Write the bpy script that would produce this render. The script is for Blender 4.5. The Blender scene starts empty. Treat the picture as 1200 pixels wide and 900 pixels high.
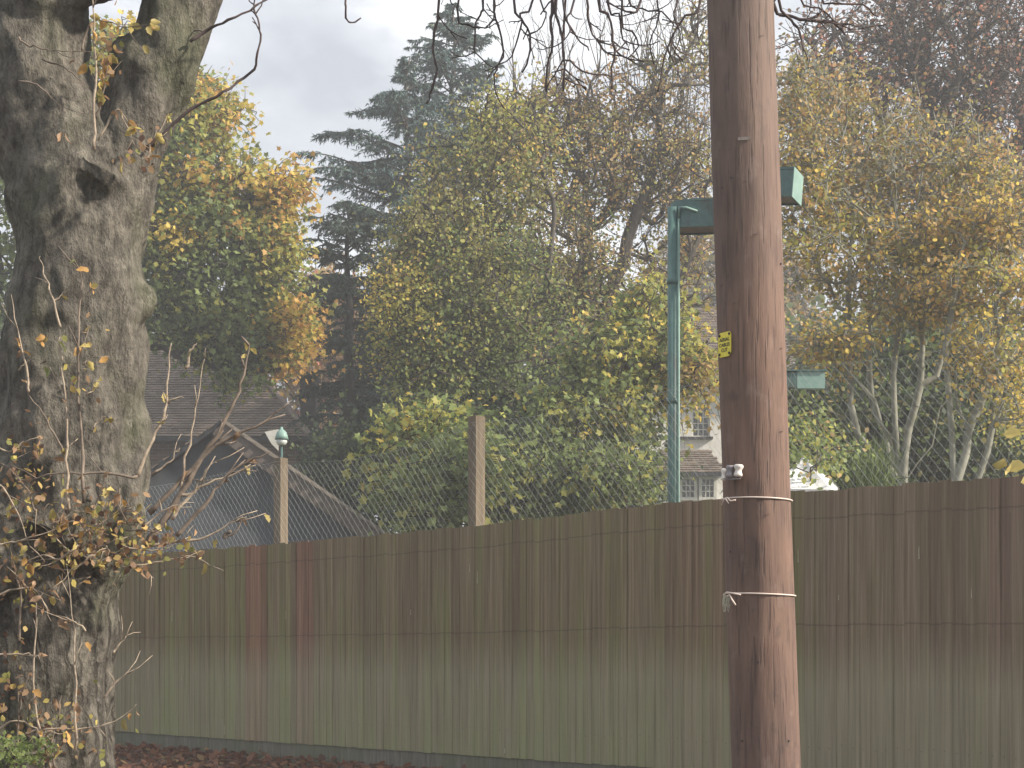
import bpy, bmesh, math, random
import numpy as np
from mathutils import Vector, Matrix, Quaternion, noise

S = bpy.context.scene
C = S.collection
PI = math.pi
random.seed(7)
RNG = np.random.default_rng(7)

# ---------------------------------------------------------------- camera
EYE = 1.10                       # eye height above the verge (seen from a car window)
FPX, HOR = 2000.0, 752.0         # focal length and horizon row, in pixels of the 1200x900 photograph
cam_d = bpy.data.cameras.new('camera'); cam = bpy.data.objects.new('camera', cam_d); C.objects.link(cam)
cam.location = (0, 0, EYE); cam.rotation_euler = (PI / 2, 0, 0)
cam_d.sensor_width = 36; cam_d.lens = 36 * FPX / 1200
cam_d.shift_y = (HOR - 450) / 1200
cam_d.clip_start = 0.05; cam_d.clip_end = 2000
S.camera = cam

def at(px, py, Y):
    return Vector(((px - 600) / FPX * Y, Y, EYE + (HOR - py) / FPX * Y))

# ---------------------------------------------------------------- sky, sun, exposure
SUN_EL, SUN_AZ = math.radians(33), math.radians(106)   # azimuth clockwise from +Y (the view direction)
w = bpy.data.worlds.new('World'); S.world = w; w.use_nodes = True
nt = w.node_tree; N = nt.nodes; L = nt.links; N.clear()
out = N.new('ShaderNodeOutputWorld'); bg = N.new('ShaderNodeBackground')
sky = N.new('ShaderNodeTexSky'); sky.sky_type = 'NISHITA'; sky.sun_disc = False
sky.sun_elevation = SUN_EL; sky.sun_rotation = SUN_AZ; sky.air_density = 1.0; sky.dust_density = 2.0
tc = N.new('ShaderNodeTexCoord'); mp = N.new('ShaderNodeMapping'); mp.inputs['Scale'].default_value = (1, 1, 2.6)
mp.inputs['Location'].default_value = (0.35, 0.0, 0.22)
n1 = N.new('ShaderNodeTexNoise'); n1.inputs['Scale'].default_value = 6.0; n1.inputs['Detail'].default_value = 7
n1.inputs['Roughness'].default_value = 0.52; n1.inputs['Distortion'].default_value = 0.35
cr = N.new('ShaderNodeValToRGB')
cr.color_ramp.elements[0].position = 0.36; cr.color_ramp.elements[0].color = (3.4, 3.6, 4.0, 1)
cr.color_ramp.elements[1].position = 0.66; cr.color_ramp.elements[1].color = (7.4, 7.5, 7.6, 1)
e = cr.color_ramp.elements.new(0.52); e.color = (4.7, 4.9, 5.25, 1)
mx = N.new('ShaderNodeMix'); mx.data_type = 'RGBA'; mx.inputs[0].default_value = 0.93
L.new(tc.outputs['Generated'], mp.inputs[0]); L.new(mp.outputs[0], n1.inputs[0]); L.new(n1.outputs[0], cr.inputs[0])
L.new(sky.outputs[0], mx.inputs[6]); L.new(cr.outputs[0], mx.inputs[7]); L.new(mx.outputs[2], bg.inputs[0])
bg.inputs[1].default_value = 0.10
L.new(bg.outputs[0], out.inputs[0])

sd = bpy.data.lights.new('sun', 'SUN'); sun = bpy.data.objects.new('sun', sd); C.objects.link(sun)
sd.energy = 4.6; sd.angle = math.radians(3); sd.color = (1.0, 0.90, 0.76)
sdir = Vector((math.sin(SUN_AZ) * math.cos(SUN_EL), math.cos(SUN_AZ) * math.cos(SUN_EL), math.sin(SUN_EL)))
sun.rotation_euler = sdir.to_track_quat('Z', 'Y').to_euler()
sun.location = sdir * 60

S.view_settings.view_transform = 'Standard'; S.view_settings.look = 'None'
S.view_settings.exposure = 0.88; S.view_settings.gamma = 1.0; S.view_settings.use_curve_mapping = False
S.cycles.max_bounces = 5; S.cycles.diffuse_bounces = 3; S.cycles.transmission_bounces = 4; S.cycles.volume_bounces = 1
S.cycles.transparent_max_bounces = 4

# ---------------------------------------------------------------- helpers
def tag(o, label=None, cat=None, group=None, kind=None):
    if label: o['label'] = label
    if cat: o['category'] = cat
    if group: o['group'] = group
    if kind: o['kind'] = kind
    return o

def empty(name, loc=(0, 0, 0), rz=0.0):
    o = bpy.data.objects.new(name, None); C.objects.link(o)
    o.location = loc; o.rotation_euler = (0, 0, rz); o.empty_display_size = 0.2
    return o

def link(name, me, parent=None, world=True):
    """world=True: the mesh is in world coordinates although its parent stands elsewhere"""
    o = bpy.data.objects.new(name, me); C.objects.link(o)
    if parent is not None:
        o.parent = parent
        if world:
            M = Matrix.LocRotScale(parent.location, parent.rotation_euler, parent.scale)
            if parent.parent is not None:
                q = parent.parent
                M = Matrix.LocRotScale(q.location, q.rotation_euler, q.scale) @ parent.matrix_parent_inverse @ M
            o.matrix_parent_inverse = M.inverted()
    return o

def mesh_np(name, V, F, mat, smooth=False, tint=None):
    """V (n,3), F (m,k) uniform polygons"""
    me = bpy.data.meshes.new(name)
    V = np.asarray(V, dtype=np.float32); F = np.asarray(F, dtype=np.int32)
    m, k = F.shape
    me.vertices.add(len(V)); me.vertices.foreach_set('co', V.ravel())
    me.loops.add(m * k); me.loops.foreach_set('vertex_index', F.ravel())
    me.polygons.add(m); me.polygons.foreach_set('loop_start', np.arange(0, m * k, k, dtype=np.int32))
    me.polygons.foreach_set('loop_total', np.full(m, k, dtype=np.int32))
    me.polygons.foreach_set('use_smooth', np.full(m, smooth))
    if tint is not None:
        a = me.color_attributes.new('tint', 'FLOAT_COLOR', 'POINT')
        c = np.ones((len(V), 4), dtype=np.float32); c[:, :3] = tint
        a.data.foreach_set('color', c.ravel())
    me.update(calc_edges=True); me.validate()
    if mat: me.materials.append(mat)
    return me

class MB:
    """collects boxes, tubes and prisms into one mesh"""
    def __init__(s): s.v = []; s.f = []
    def add(s, V, F):
        b = len(s.v); s.v += [tuple(p) for p in V]; s.f += [tuple(i + b for i in f) for f in F]
    def box(s, lo, hi, M=None):
        (a, b, c), (d, e, f) = lo, hi
        V = [(a, b, c), (d, b, c), (d, e, c), (a, e, c), (a, b, f), (d, b, f), (d, e, f), (a, e, f)]
        if M is not None: V = [M @ Vector(p) for p in V]
        s.add(V, [(0, 3, 2, 1), (4, 5, 6, 7), (0, 1, 5, 4), (1, 2, 6, 5), (2, 3, 7, 6), (3, 0, 4, 7)])
    def prism(s, A, off):
        """polygon A (list of Vector) extruded by off"""
        n = len(A); V = list(A) + [Vector(p) + Vector(off) for p in A]
        s.add(V, [tuple(range(n))[::-1], tuple(range(n, 2 * n))] + [(i, (i + 1) % n, n + (i + 1) % n, n + i) for i in range(n)])
    def tube(s, P, R, n=8, caps=True):
        P = [Vector(p) for p in P]
        if not hasattr(R, '__len__'): R = [R] * len(P)
        V = []; F = []; ref = None
        for i, p in enumerate(P):
            t = (P[min(i + 1, len(P) - 1)] - P[max(i - 1, 0)]).normalized()
            if ref is None:
                ref = Vector((1, 0, 0)) if abs(t.x) < 0.8 else Vector((0, 1, 0))
            u = (ref - t * ref.dot(t)).normalized(); ref = u; v = t.cross(u)
            for k in range(n):
                a = 2 * PI * k / n
                V.append(p + (u * math.cos(a) + v * math.sin(a)) * R[i])
            if i:
                b = (i - 1) * n
                F += [(b + k, b + (k + 1) % n, b + n + (k + 1) % n, b + n + k) for k in range(n)]
        if caps:
            F.append(tuple(range(n))[::-1]); F.append(tuple(range(len(V) - n, len(V))))
        s.add(V, F)
    def lathe(s, prof, M, n=20):
        V = []; F = []
        for i, (r, z) in enumerate(prof):
            for k in range(n):
                a = 2 * PI * k / n; V.append(M @ Vector((r * math.cos(a), r * math.sin(a), z)))
            if i:
                b = (i - 1) * n
                F += [(b + k, b + (k + 1) % n, b + n + (k + 1) % n, b + n + k) for k in range(n)]
        F.append(tuple(range(n))[::-1]); F.append(tuple(range(len(V) - n, len(V))))
        s.add(V, F)
    def mesh(s, name, mat, smooth=False):
        me = bpy.data.meshes.new(name); me.from_pydata(s.v, [], s.f); me.update()
        me.materials.append(mat)
        if smooth: me.polygons.foreach_set('use_smooth', [True] * len(me.polygons))
        return me
    def build(s, name, mat, parent=None, smooth=False, world=True):
        return link(name, s.mesh(name, mat, smooth), parent, world)

# ---------------------------------------------------------------- materials
def new_mat(name):
    m = bpy.data.materials.new(name); m.use_nodes = True
    n = m.node_tree.nodes; n.clear()
    o = n.new('ShaderNodeOutputMaterial'); b = n.new('ShaderNodeBsdfPrincipled')
    m.node_tree.links.new(b.outputs[0], o.inputs[0])
    return m, n, m.node_tree.links, b, o

def noise_node(n, l, scale, detail=4, rough=0.55, vec=None, sc3=None, loc=None):
    t = n.new('ShaderNodeTexNoise'); t.inputs['Scale'].default_value = scale
    t.inputs['Detail'].default_value = detail; t.inputs['Roughness'].default_value = rough
    if vec is None:
        c = n.new('ShaderNodeTexCoord'); vec = c.outputs['Object']
    if sc3 is not None:
        m = n.new('ShaderNodeMapping'); m.inputs['Scale'].default_value = sc3
        if loc: m.inputs['Location'].default_value = loc
        l.new(vec, m.inputs[0]); vec = m.outputs[0]
    l.new(vec, t.inputs[0])
    return t.outputs[0]

def ramp(n, l, src, stops):
    r = n.new('ShaderNodeValToRGB'); el = r.color_ramp.elements
    while len(el) < len(stops): el.new(0.5)
    for x, (p, c) in zip(el, stops):
        x.position = p; x.color = (*c, 1) if len(c) == 3 else c
    l.new(src, r.inputs[0]); return r.outputs[0]

def mixc(n, l, fac, a, b, mode='MIX'):
    m = n.new('ShaderNodeMix'); m.data_type = 'RGBA'; m.blend_type = mode
    for s, v in ((0, fac), (6, a), (7, b)):
        if hasattr(v, 'is_linked'): l.new(v, m.inputs[s])
        elif isinstance(v, (int, float)): m.inputs[s].default_value = v
        else: m.inputs[s].default_value = (*v, 1)
    return m.outputs[2]

def math_node(n, l, op, a, b=0.0):
    m = n.new('ShaderNodeMath'); m.operation = op
    for i, v in ((0, a), (1, b)):
        if hasattr(v, 'is_linked'): l.new(v, m.inputs[i])
        else: m.inputs[i].default_value = v
    return m.outputs[0]

def bump(n, l, b, src, strength=0.5, dist=0.02):
    k = n.new('ShaderNodeBump'); k.inputs['Strength'].default_value = strength; k.inputs['Distance'].default_value = dist
    l.new(src, k.inputs['Height']); l.new(k.outputs[0], b.inputs['Normal'])

def simple(name, c0, c1, scale=8, rough=0.7, bmp=0.2, sc3=None, metal=0.0, dist=0.01):
    m, n, l, b, o = new_mat(name)
    f = noise_node(n, l, scale, 6, 0.6, sc3=sc3)
    l.new(ramp(n, l, f, [(0.32, c0), (0.68, c1)]), b.inputs['Base Color'])
    b.inputs['Roughness'].default_value = rough; b.inputs['Metallic'].default_value = metal
    if bmp: bump(n, l, b, f, bmp, dist)
    return m

def leaf_mat(name, trans=0.45, rough=0.55):
    m, n, l, b, o = new_mat(name)
    a = n.new('ShaderNodeAttribute'); a.attribute_name = 'tint'
    g = n.new('ShaderNodeNewGeometry')
    v = math_node(n, l, 'MULTIPLY_ADD', g.outputs['Random Per Island'], 0.4)
    v.node.inputs[2].default_value = 1.02
    col = mixc(n, l, 1.0, a.outputs['Color'], v, 'MULTIPLY')
    l.new(col, b.inputs['Base Color']); b.inputs['Roughness'].default_value = rough
    b.inputs['Specular IOR Level'].default_value = 0.3
    t = n.new('ShaderNodeBsdfTranslucent'); l.new(col, t.inputs[0])
    mxs = n.new('ShaderNodeMixShader'); mxs.inputs[0].default_value = trans
    l.new(b.outputs[0], mxs.inputs[1]); l.new(t.outputs[0], mxs.inputs[2]); l.new(mxs.outputs[0], o.inputs[0])
    return m

M = {}
M['leaf'] = leaf_mat('autumn_leaf', .5); M['needle'] = leaf_mat('needle', 0.15, 0.6)
M['bark_dark'] = simple('dark_bark', (.035, .03, .025), (.085, .072, .06), 14, .9, .5, (1, 1, .3))
M['bark_pale'] = simple('pale_grey_bark', (.13, .135, .105), (.30, .30, .25), 9, .9, .5, (1, 1, .4))
M['bark_conifer'] = simple('conifer_bark', (.05, .045, .04), (.10, .09, .08), 14, .9, .5, (1, 1, .3))
M['twig'] = simple('bare_twig_bark', (.045, .032, .032), (.10, .07, .068), 30, .85, .2)
M['shoot'] = simple('pale_shoot_bark', (.17, .13, .10), (.44, .36, .27), 40, .75, .2)
M['shoot_dark'] = simple('weathered_shoot_bark', (.09, .07, .055), (.24, .19, .15), 22, .85, .3)
M['green_paint'] = simple('green_painted_steel', (.045, .105, .10), (.075, .15, .14), 16, .5, .1)
_n = M['green_paint'].node_tree; _b = [x for x in _n.nodes if x.type == 'BSDF_PRINCIPLED'][0]; _c = _b.inputs['Base Color'].links[0].from_socket
_g = noise_node(_n.nodes, _n.links, 7, 6, .7, sc3=(1, 1, .4))
_n.links.new(mixc(_n.nodes, _n.links, math_node(_n.nodes, _n.links, 'MULTIPLY', ramp(_n.nodes, _n.links, _g, [(.52, (0, 0, 0)), (.66, (1, 1, 1))]), .7), _c, (.055, .05, .04)), _b.inputs['Base Color'])
M['green_paint_pale'] = simple('faded_green_painted_steel', (.16, .27, .24), (.22, .34, .30), 12, .55, .1)
M['lamp_inner'] = simple('brown_lamp_underside', (.13, .11, .10), (.22, .19, .17), 10, .5, .1)
M['galv'] = simple('galvanised_steel', (.42, .43, .44), (.62, .63, .63), 30, .4, .1, metal=.5)
M['post_wood'] = simple('weathered_post_wood', (.095, .074, .05), (.20, .155, .105), 12, .9, .5, (1.4, 1.4, .12))
M['white_render'] = simple('white_rendered_wall', (.62, .61, .57), (.74, .73, .69), 5, .9, .1)
M['slate_wall'] = simple('dark_grey_wall', (.045, .052, .062), (.075, .083, .095), 4, .8, .15)
M['barge'] = simple('brown_grey_painted_board', (.085, .068, .058), (.14, .115, .098), 9, .8, .3, (1, 1, 1))
M['barge_trim'] = simple('worn_verge_board', (.17, .145, .12), (.27, .235, .195), 9, .8, .3)
M['window_frame'] = simple('cream_window_frame', (.50, .49, .44), (.62, .61, .56), 9, .5, .1)
M['dark_trim'] = simple('black_gutter_plastic', (.018, .018, .02), (.035, .035, .038), 9, .4, .1)
M['porcelain'] = simple('white_porcelain', (.66, .62, .58), (.82, .78, .74), 12, .25, .05)
M['grey_ins'] = simple('grey_ceramic', (.16, .15, .17), (.28, .26, .28), 18, .4, .1)
M['canvas'] = simple('white_canvas', (.50, .51, .52), (.74, .74, .76), 5, .8, .3)
M['glass_green'] = simple('milky_lamp_glass', (.46, .50, .48), (.58, .62, .60), 9, .2, .0)
M['wire'] = simple('grey_mesh_wire', (.26, .29, .27), (.38, .41, .39), 30, .5, .0, metal=.2)
M['asphalt'] = simple('asphalt', (.04, .04, .042), (.065, .065, .066), 60, .95, .4)
M['kerb'] = simple('concrete_kerb', (.28, .27, .25), (.40, .39, .36), 14, .9, .3)

m, n, l, b, o = new_mat('window_glass'); b.inputs['Base Color'].default_value = (.03, .035, .04, 1)
b.inputs['Roughness'].default_value = .08; M['glass'] = m

# roof tiles and bricks vary from piece to piece
def piece_mat(name, cols, rough=.85):
    m, n, l, b, o = new_mat(name)
    g = n.new('ShaderNodeNewGeometry')
    f = noise_node(n, l, 7, 5)
    c = ramp(n, l, g.outputs['Random Per Island'], [(i / (len(cols) - 1), x) for i, x in enumerate(cols)])
    c = mixc(n, l, math_node(n, l, 'MULTIPLY', f, .6), c, (.05, .055, .045))
    l.new(c, b.inputs['Base Color']); b.inputs['Roughness'].default_value = rough
    return m
M['tile'] = piece_mat('brown_roof_tile', [(.11, .08, .06), (.20, .145, .11), (.15, .115, .09), (.25, .19, .15)])
M['tile_red'] = piece_mat('weathered_red_roof_tile', [(.15, .11, .09), (.24, .18, .15), (.19, .14, .12)])
M['brick'] = piece_mat('red_brown_brick', [(.17, .09, .065), (.27, .155, .11), (.21, .13, .10)])
M['dark_brick'] = simple('sooty_brick', (.035, .032, .03), (.075, .06, .052), 14, .9, .4)
M['splinter'] = simple('raw_split_wood', (.36, .32, .24), (.52, .47, .36), 20, .9, .2)
M['tag'] = simple('dull_metal_tag', (.15, .12, .11), (.24, .20, .18), 40, .6, .2)
M['mortar'] = simple('mortar', (.22, .21, .19), (.30, .29, .26), 20, .95, .2)

# featheredge boards
m, n, l, b, o = new_mat('weathered_fence_board')
oi = n.new('ShaderNodeObjectInfo'); g = n.new('ShaderNodeNewGeometry')
tcn = n.new('ShaderNodeTexCoord')
sx = n.new('ShaderNodeSeparateXYZ'); l.new(g.outputs['Position'], sx.inputs[0])
so = n.new('ShaderNodeSeparateXYZ'); l.new(tcn.outputs['Object'], so.inputs[0])
# streaks along the grain, in world position so that every board differs
st = noise_node(n, l, 1.0, 6, .65, g.outputs['Position'], (46, 46, 1.0))
st2 = noise_node(n, l, 1.0, 3, .5, g.outputs['Position'], (9, 9, .55))
big = noise_node(n, l, 1.0, 3, .5, g.outputs['Position'], (.9, .9, .9))
brown = mixc(n, l, 1.0, ramp(n, l, st, [(.28, (.115, .086, .048)), (.5, (.175, .135, .080)), (.74, (.265, .213, .135))]), oi.outputs['Color'], 'MULTIPLY')
rnd = math_node(n, l, 'MULTIPLY_ADD', oi.outputs['Random'], .24); rnd.node.inputs[2].default_value = .88
brown = mixc(n, l, 1.0, brown, rnd, 'MULTIPLY')
green = mixc(n, l, st, (.095, .11, .032), (.27, .28, .11))
# algae: patchy, and heavier low down where the boards stay damp
low = n.new('ShaderNodeMapRange'); l.new(sx.outputs[2], low.inputs[0])
low.inputs[1].default_value = 1.15; low.inputs[2].default_value = 0.1; low.inputs[3].default_value = -.04; low.inputs[4].default_value = .56
f = math_node(n, l, 'ADD', math_node(n, l, 'MULTIPLY', math_node(n, l, 'SUBTRACT', st2, .45), 2.2), math_node(n, l, 'MULTIPLY', math_node(n, l, 'SUBTRACT', big, .5), 1.4))
f = math_node(n, l, 'ADD', f, low.outputs[0]); f.node.use_clamp = True
f = math_node(n, l, 'MULTIPLY', f, oi.outputs['Alpha'])
col = mixc(n, l, f, brown, green)
# milky window-glass reflection painted into the colour of the boards' lower half
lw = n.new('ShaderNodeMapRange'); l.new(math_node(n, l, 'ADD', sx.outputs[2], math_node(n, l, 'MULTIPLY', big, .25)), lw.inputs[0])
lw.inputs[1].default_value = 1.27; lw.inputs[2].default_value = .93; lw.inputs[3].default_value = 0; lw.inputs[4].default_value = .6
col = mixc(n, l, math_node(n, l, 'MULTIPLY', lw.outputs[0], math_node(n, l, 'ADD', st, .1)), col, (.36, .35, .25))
# thin dark weathering line over each rail
wob = math_node(n, l, 'MULTIPLY', math_node(n, l, 'SUBTRACT', noise_node(n, l, 2.0, 3, .6, g.outputs['Position']), .5), .007)
zz = math_node(n, l, 'ADD', so.outputs[2], wob)
ln = None
for z0 in (.535, .905):
    d = math_node(n, l, 'ABSOLUTE', math_node(n, l, 'SUBTRACT', zz, z0))
    d = math_node(n, l, 'LESS_THAN', d, .0028)
    ln = d if ln is None else math_node(n, l, 'MAXIMUM', ln, d)
col = mixc(n, l, math_node(n, l, 'MULTIPLY', ln, .32), col, (.035, .028, .02))
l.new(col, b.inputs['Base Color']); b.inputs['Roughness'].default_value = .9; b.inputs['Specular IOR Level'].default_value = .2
bump(n, l, b, st, .5, .006)
M['board'] = m

# creosoted pole
m, n, l, b, o = new_mat('creosoted_pole_wood')
tcn = n.new('ShaderNodeTexCoord')
a1 = noise_node(n, l, 1, 7, .68, tcn.outputs['Object'], (34, 34, 3.2))
a2 = noise_node(n, l, 1, 5, .6, tcn.outputs['Object'], (5, 5, 2.2))
a3 = noise_node(n, l, 1, 3, .5, tcn.outputs['Object'], (75, 75, 4))
so = n.new('ShaderNodeSeparateXYZ'); l.new(tcn.outputs['Object'], so.inputs[0])
c = ramp(n, l, a1, [(.25, (.065, .038, .030)), (.48, (.14, .083, .061)), (.76, (.25, .16, .12))])
c2 = ramp(n, l, a2, [(.36, (.09, .058, .051)), (.64, (.20, .118, .087))])
c = mixc(n, l, .5, c, c2)
a5 = noise_node(n, l, 1, 4, .6, tcn.outputs['Object'], (11, 11, 7))
c = mixc(n, l, math_node(n, l, 'MULTIPLY', ramp(n, l, a5, [(.60, (0, 0, 0)), (.72, (1, 1, 1))]), .5), c, (.05, .036, .034))
c = mixc(n, l, math_node(n, l, 'MULTIPLY', ramp(n, l, a5, [(.28, (1, 1, 1)), (.40, (0, 0, 0))]), .35), c, (.27, .20, .17))
top = n.new('ShaderNodeMapRange'); l.new(so.outputs[2], top.inputs[0]); top.inputs[1].default_value = 2.3; top.inputs[2].default_value = 3.6
top.inputs[4].default_value = .55
c = mixc(n, l, math_node(n, l, 'MULTIPLY', top.outputs[0], a2), c, (.16, .14, .13))
ck = ramp(n, l, a3, [(.0, (0, 0, 0)), (.36, (0, 0, 0)), (.43, (1, 1, 1)), (1, (1, 1, 1))])
c = mixc(n, l, math_node(n, l, 'MULTIPLY_ADD', ck, -.45), c, (.03, .02, .017))
c.node.inputs[0].links[0].from_node.inputs[2].default_value = .45
l.new(c, b.inputs['Base Color']); b.inputs['Roughness'].default_value = .8
bump(n, l, b, math_node(n, l, 'ADD', a1, math_node(n, l, 'MULTIPLY', ck, .5)), .55, .008)
M['pole'] = m

# mottled bark of the street tree
m, n, l, b, o = new_mat('mottled_lime_bark')
tcn = n.new('ShaderNodeTexCoord')
b1 = noise_node(n, l, 1, 8, .68, tcn.outputs['Object'], (9, 9, 5))
b2 = noise_node(n, l, 1, 6, .62, tcn.outputs['Object'], (30, 30, 13))
b3 = noise_node(n, l, 1, 4, .55, tcn.outputs['Object'], (3.0, 3.0, 2.2))
vo = n.new('ShaderNodeTexVoronoi'); vo.feature = 'DISTANCE_TO_EDGE'; vo.inputs['Scale'].default_value = 1
mpv = n.new('ShaderNodeMapping'); mpv.inputs['Scale'].default_value = (17, 17, 3.2)
wv = mixc(n, l, .12, tcn.outputs['Object'], b1, 'ADD'); l.new(wv, mpv.inputs[0]); l.new(mpv.outputs[0], vo.inputs[0])
crk = ramp(n, l, vo.outputs['Distance'], [(0, (0, 0, 0)), (.16, (1, 1, 1))])
gz = n.new('ShaderNodeNewGeometry'); sz_ = n.new('ShaderNodeSeparateXYZ'); l.new(gz.outputs['Position'], sz_.inputs[0])
lowb = n.new('ShaderNodeMapRange'); l.new(sz_.outputs[2], lowb.inputs[0]); lowb.inputs[1].default_value = 1.7; lowb.inputs[2].default_value = 1.2; lowb.inputs[3].default_value = .08; lowb.inputs[4].default_value = .6
c = ramp(n, l, b1, [(.32, (.028, .026, .024)), (.44, (.07, .065, .058)), (.56, (.15, .138, .12)), (.68, (.30, .275, .23))])
c = mixc(n, l, .5, c, ramp(n, l, b2, [(.36, (.045, .04, .034)), (.62, (.27, .245, .205))]))
b4 = noise_node(n, l, 1, 6, .7, tcn.outputs['Object'], (95, 95, 60)); b5 = noise_node(n, l, 1, 5, .6, tcn.outputs['Object'], (16, 16, 24), (3, 1, 2))
c = mixc(n, l, ramp(n, l, b4, [(.38, (.45, .45, .45)), (.47, (0, 0, 0))]), c, (.045, .04, .033))
c = mixc(n, l, math_node(n, l, 'MULTIPLY', ramp(n, l, b5, [(.52, (0, 0, 0)), (.62, (1, 1, 1))]), .14), c, (.33, .31, .25))
c = mixc(n, l, math_node(n, l, 'MULTIPLY', ramp(n, l, b3, [(.5, (0, 0, 0)), (.66, (1, 1, 1))]), .45), c, (.105, .12, .062))
c = mixc(n, l, math_node(n, l, 'MULTIPLY', math_node(n, l, 'SUBTRACT', 1.0, crk), lowb.outputs[0]), c, (.05, .043, .035))
b7 = noise_node(n, l, 1, 9, .75, tcn.outputs['Object'], (18, 18, 9), (9, 4, 1))
c = mixc(n, l, math_node(n, l, 'MULTIPLY', ramp(n, l, b7, [(.34, (1, 1, 1)), (.42, (0, 0, 0))]), .65), c, (.028, .025, .022))
c = mixc(n, l, math_node(n, l, 'MULTIPLY', ramp(n, l, b7, [(.58, (0, 0, 0)), (.66, (1, 1, 1))]), .5), c, (.36, .34, .29))
l.new(c, b.inputs['Base Color']); b.inputs['Roughness'].default_value = .92; b.inputs['Specular IOR Level'].default_value = .2
hh = math_node(n, l, 'ADD', math_node(n, l, 'MULTIPLY', crk, lowb.outputs[0]), math_node(n, l, 'ADD', math_node(n, l, 'ADD', b2, math_node(n, l, 'MULTIPLY', b4, .5)), math_node(n, l, 'ADD', math_node(n, l, 'MULTIPLY', b5, .22), math_node(n, l, 'MULTIPLY', b1, .6))))
b6 = noise_node(n, l, 1, 3, .5, tcn.outputs['Object'], (7, 7, 3.5), (5, 2, 1))
bump(n, l, b, hh, .95, .03)
M['street_bark'] = m

# ground
m, n, l, b, o = new_mat('verge_soil_with_leaves')
c = ramp(n, l, noise_node(n, l, 9, 7, .7), [(.3, (.045, .03, .022)), (.5, (.10, .065, .045)), (.7, (.13, .10, .06))])
c = mixc(n, l, ramp(n, l, noise_node(n, l, .35, 4), [(.5, (0, 0, 0)), (.6, (1, 1, 1))]), c, (.055, .075, .03))
l.new(c, b.inputs['Base Color']); b.inputs['Roughness'].default_value = .95; bump(n, l, b, noise_node(n, l, 26, 6), .6, .03)
M['ground'] = m
m, n, l, b, o = new_mat('garden_lawn')
c = ramp(n, l, noise_node(n, l, 3, 7, .7), [(.3, (.035, .055, .02)), (.6, (.075, .10, .035)), (.75, (.16, .12, .06))])
l.new(c, b.inputs['Base Color']); b.inputs['Roughness'].default_value = .95; bump(n, l, b, noise_node(n, l, 40, 6), .6, .03)
M['lawn'] = m

m, n, l, b, o = new_mat('yellow_plate'); b.inputs['Base Color'].default_value = (.78, .66, .03, 1); b.inputs['Roughness'].default_value = .45
f = noise_node(n, l, 60, 4); l.new(ramp(n, l, f, [(.3, (.66, .56, .03)), (.6, (.82, .70, .05))]), b.inputs['Base Color']); M['yellow'] = m
m, n, l, b, o = new_mat('black_print'); b.inputs['Base Color'].default_value = (.02, .018, .012, 1); M['print'] = m
m, n, l, b, o = new_mat('cream_wire'); b.inputs['Base Color'].default_value = (.66, .56, .50, 1); b.inputs['Roughness'].default_value = .5; M['cream_wire'] = m
m, n, l, b, o = new_mat('frayed_twine'); b.inputs['Base Color'].default_value = (.42, .41, .33, 1); b.inputs['Roughness'].default_value = .9; M['twine'] = m

# ---------------------------------------------------------------- setting: ground, road
def sheet(name, x0, x1, y0, y1, z, mat, nx=1, ny=1, amp=0.0):
    xs = np.linspace(x0, x1, nx + 1); ys = np.linspace(y0, y1, ny + 1)
    V = [(x, y, z + (amp * noise.noise(Vector((x * .6, y * .6, 0))) if amp else 0)) for y in ys for x in xs]
    F = [(j * (nx + 1) + i, j * (nx + 1) + i + 1, (j + 1) * (nx + 1) + i + 1, (j + 1) * (nx + 1) + i) for j in range(ny) for i in range(nx)]
    return tag(link(name, mesh_np(name, V, F, mat, True)), kind='structure')
sheet('ground', -700, 700, -500, 900, -0.30, M['lawn'])
sheet('road', -120, 120, -6.0, 3.2, -0.16, M['asphalt'])
k = MB()
for i in range(-30, 30): k.box((i * .92, 3.2, -.30), (i * .92 + .912, 3.33, -.03))
tag(k.build('kerb', M['kerb']), kind='structure')
sheet('verge', -26, 26, 3.33, 31, -0.012, M['ground'], 90, 90, .05)
sheet('garden_ground', -60, 60, 31, 120, -.05, M['lawn'])

# ---------------------------------------------------------------- leaves
STAR = np.array([(0, 0), (.34, -.06), (.30, .22), (.62, .42), (.30, .52), (0, 1.0), (-.30, .52), (-.62, .42), (-.30, .22), (-.34, -.06)])
OVAL = np.array([(0, 0), (.30, .25), (.34, .58), (0, 1.0), (-.34, .58), (-.30, .25)])
DIAM = np.array([(0, 0), (.36, .42), (0, 1.0), (-.36, .42)])
def unit(a): return a / np.maximum(np.linalg.norm(a, axis=-1, keepdims=True), 1e-9)

def leaves(P, size, tint, shape=DIAM, up=0.35, hang=0.35, rng=RNG):
    """P (n,3) leaf roots; returns V,F,tint; faces tend to look up, tips tend to hang"""
    n = len(P); k = len(shape)
    nrm = unit(rng.normal(size=(n, 3)) + np.array([0, 0, up * 2.2]))
    d = rng.normal(size=(n, 3)) + np.array([0, 0, -hang * 2])
    d = unit(d - nrm * (d * nrm).sum(1, keepdims=True)); s = np.cross(nrm, d)
    sz = size * rng.uniform(.65, 1.3, size=(n, 1))
    bend = rng.uniform(.05, .35, size=(n, 1))
    V = np.empty((n, k, 3))
    for j, (x, y) in enumerate(shape):
        V[:, j] = P + sz * (s * x + d * y - nrm * (abs(x) * bend + y * y * bend * .6))
    F = np.arange(n * k).reshape(n, k)
    return V.reshape(-1, 3), F, np.repeat(tint, k, axis=0)

def pick(pal, n, rng=RNG):
    cols = np.array([p[0] for p in pal]); wt = np.array([p[1] for p in pal], float); wt /= wt.sum()
    return cols[rng.choice(len(cols), n, p=wt)]

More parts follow.
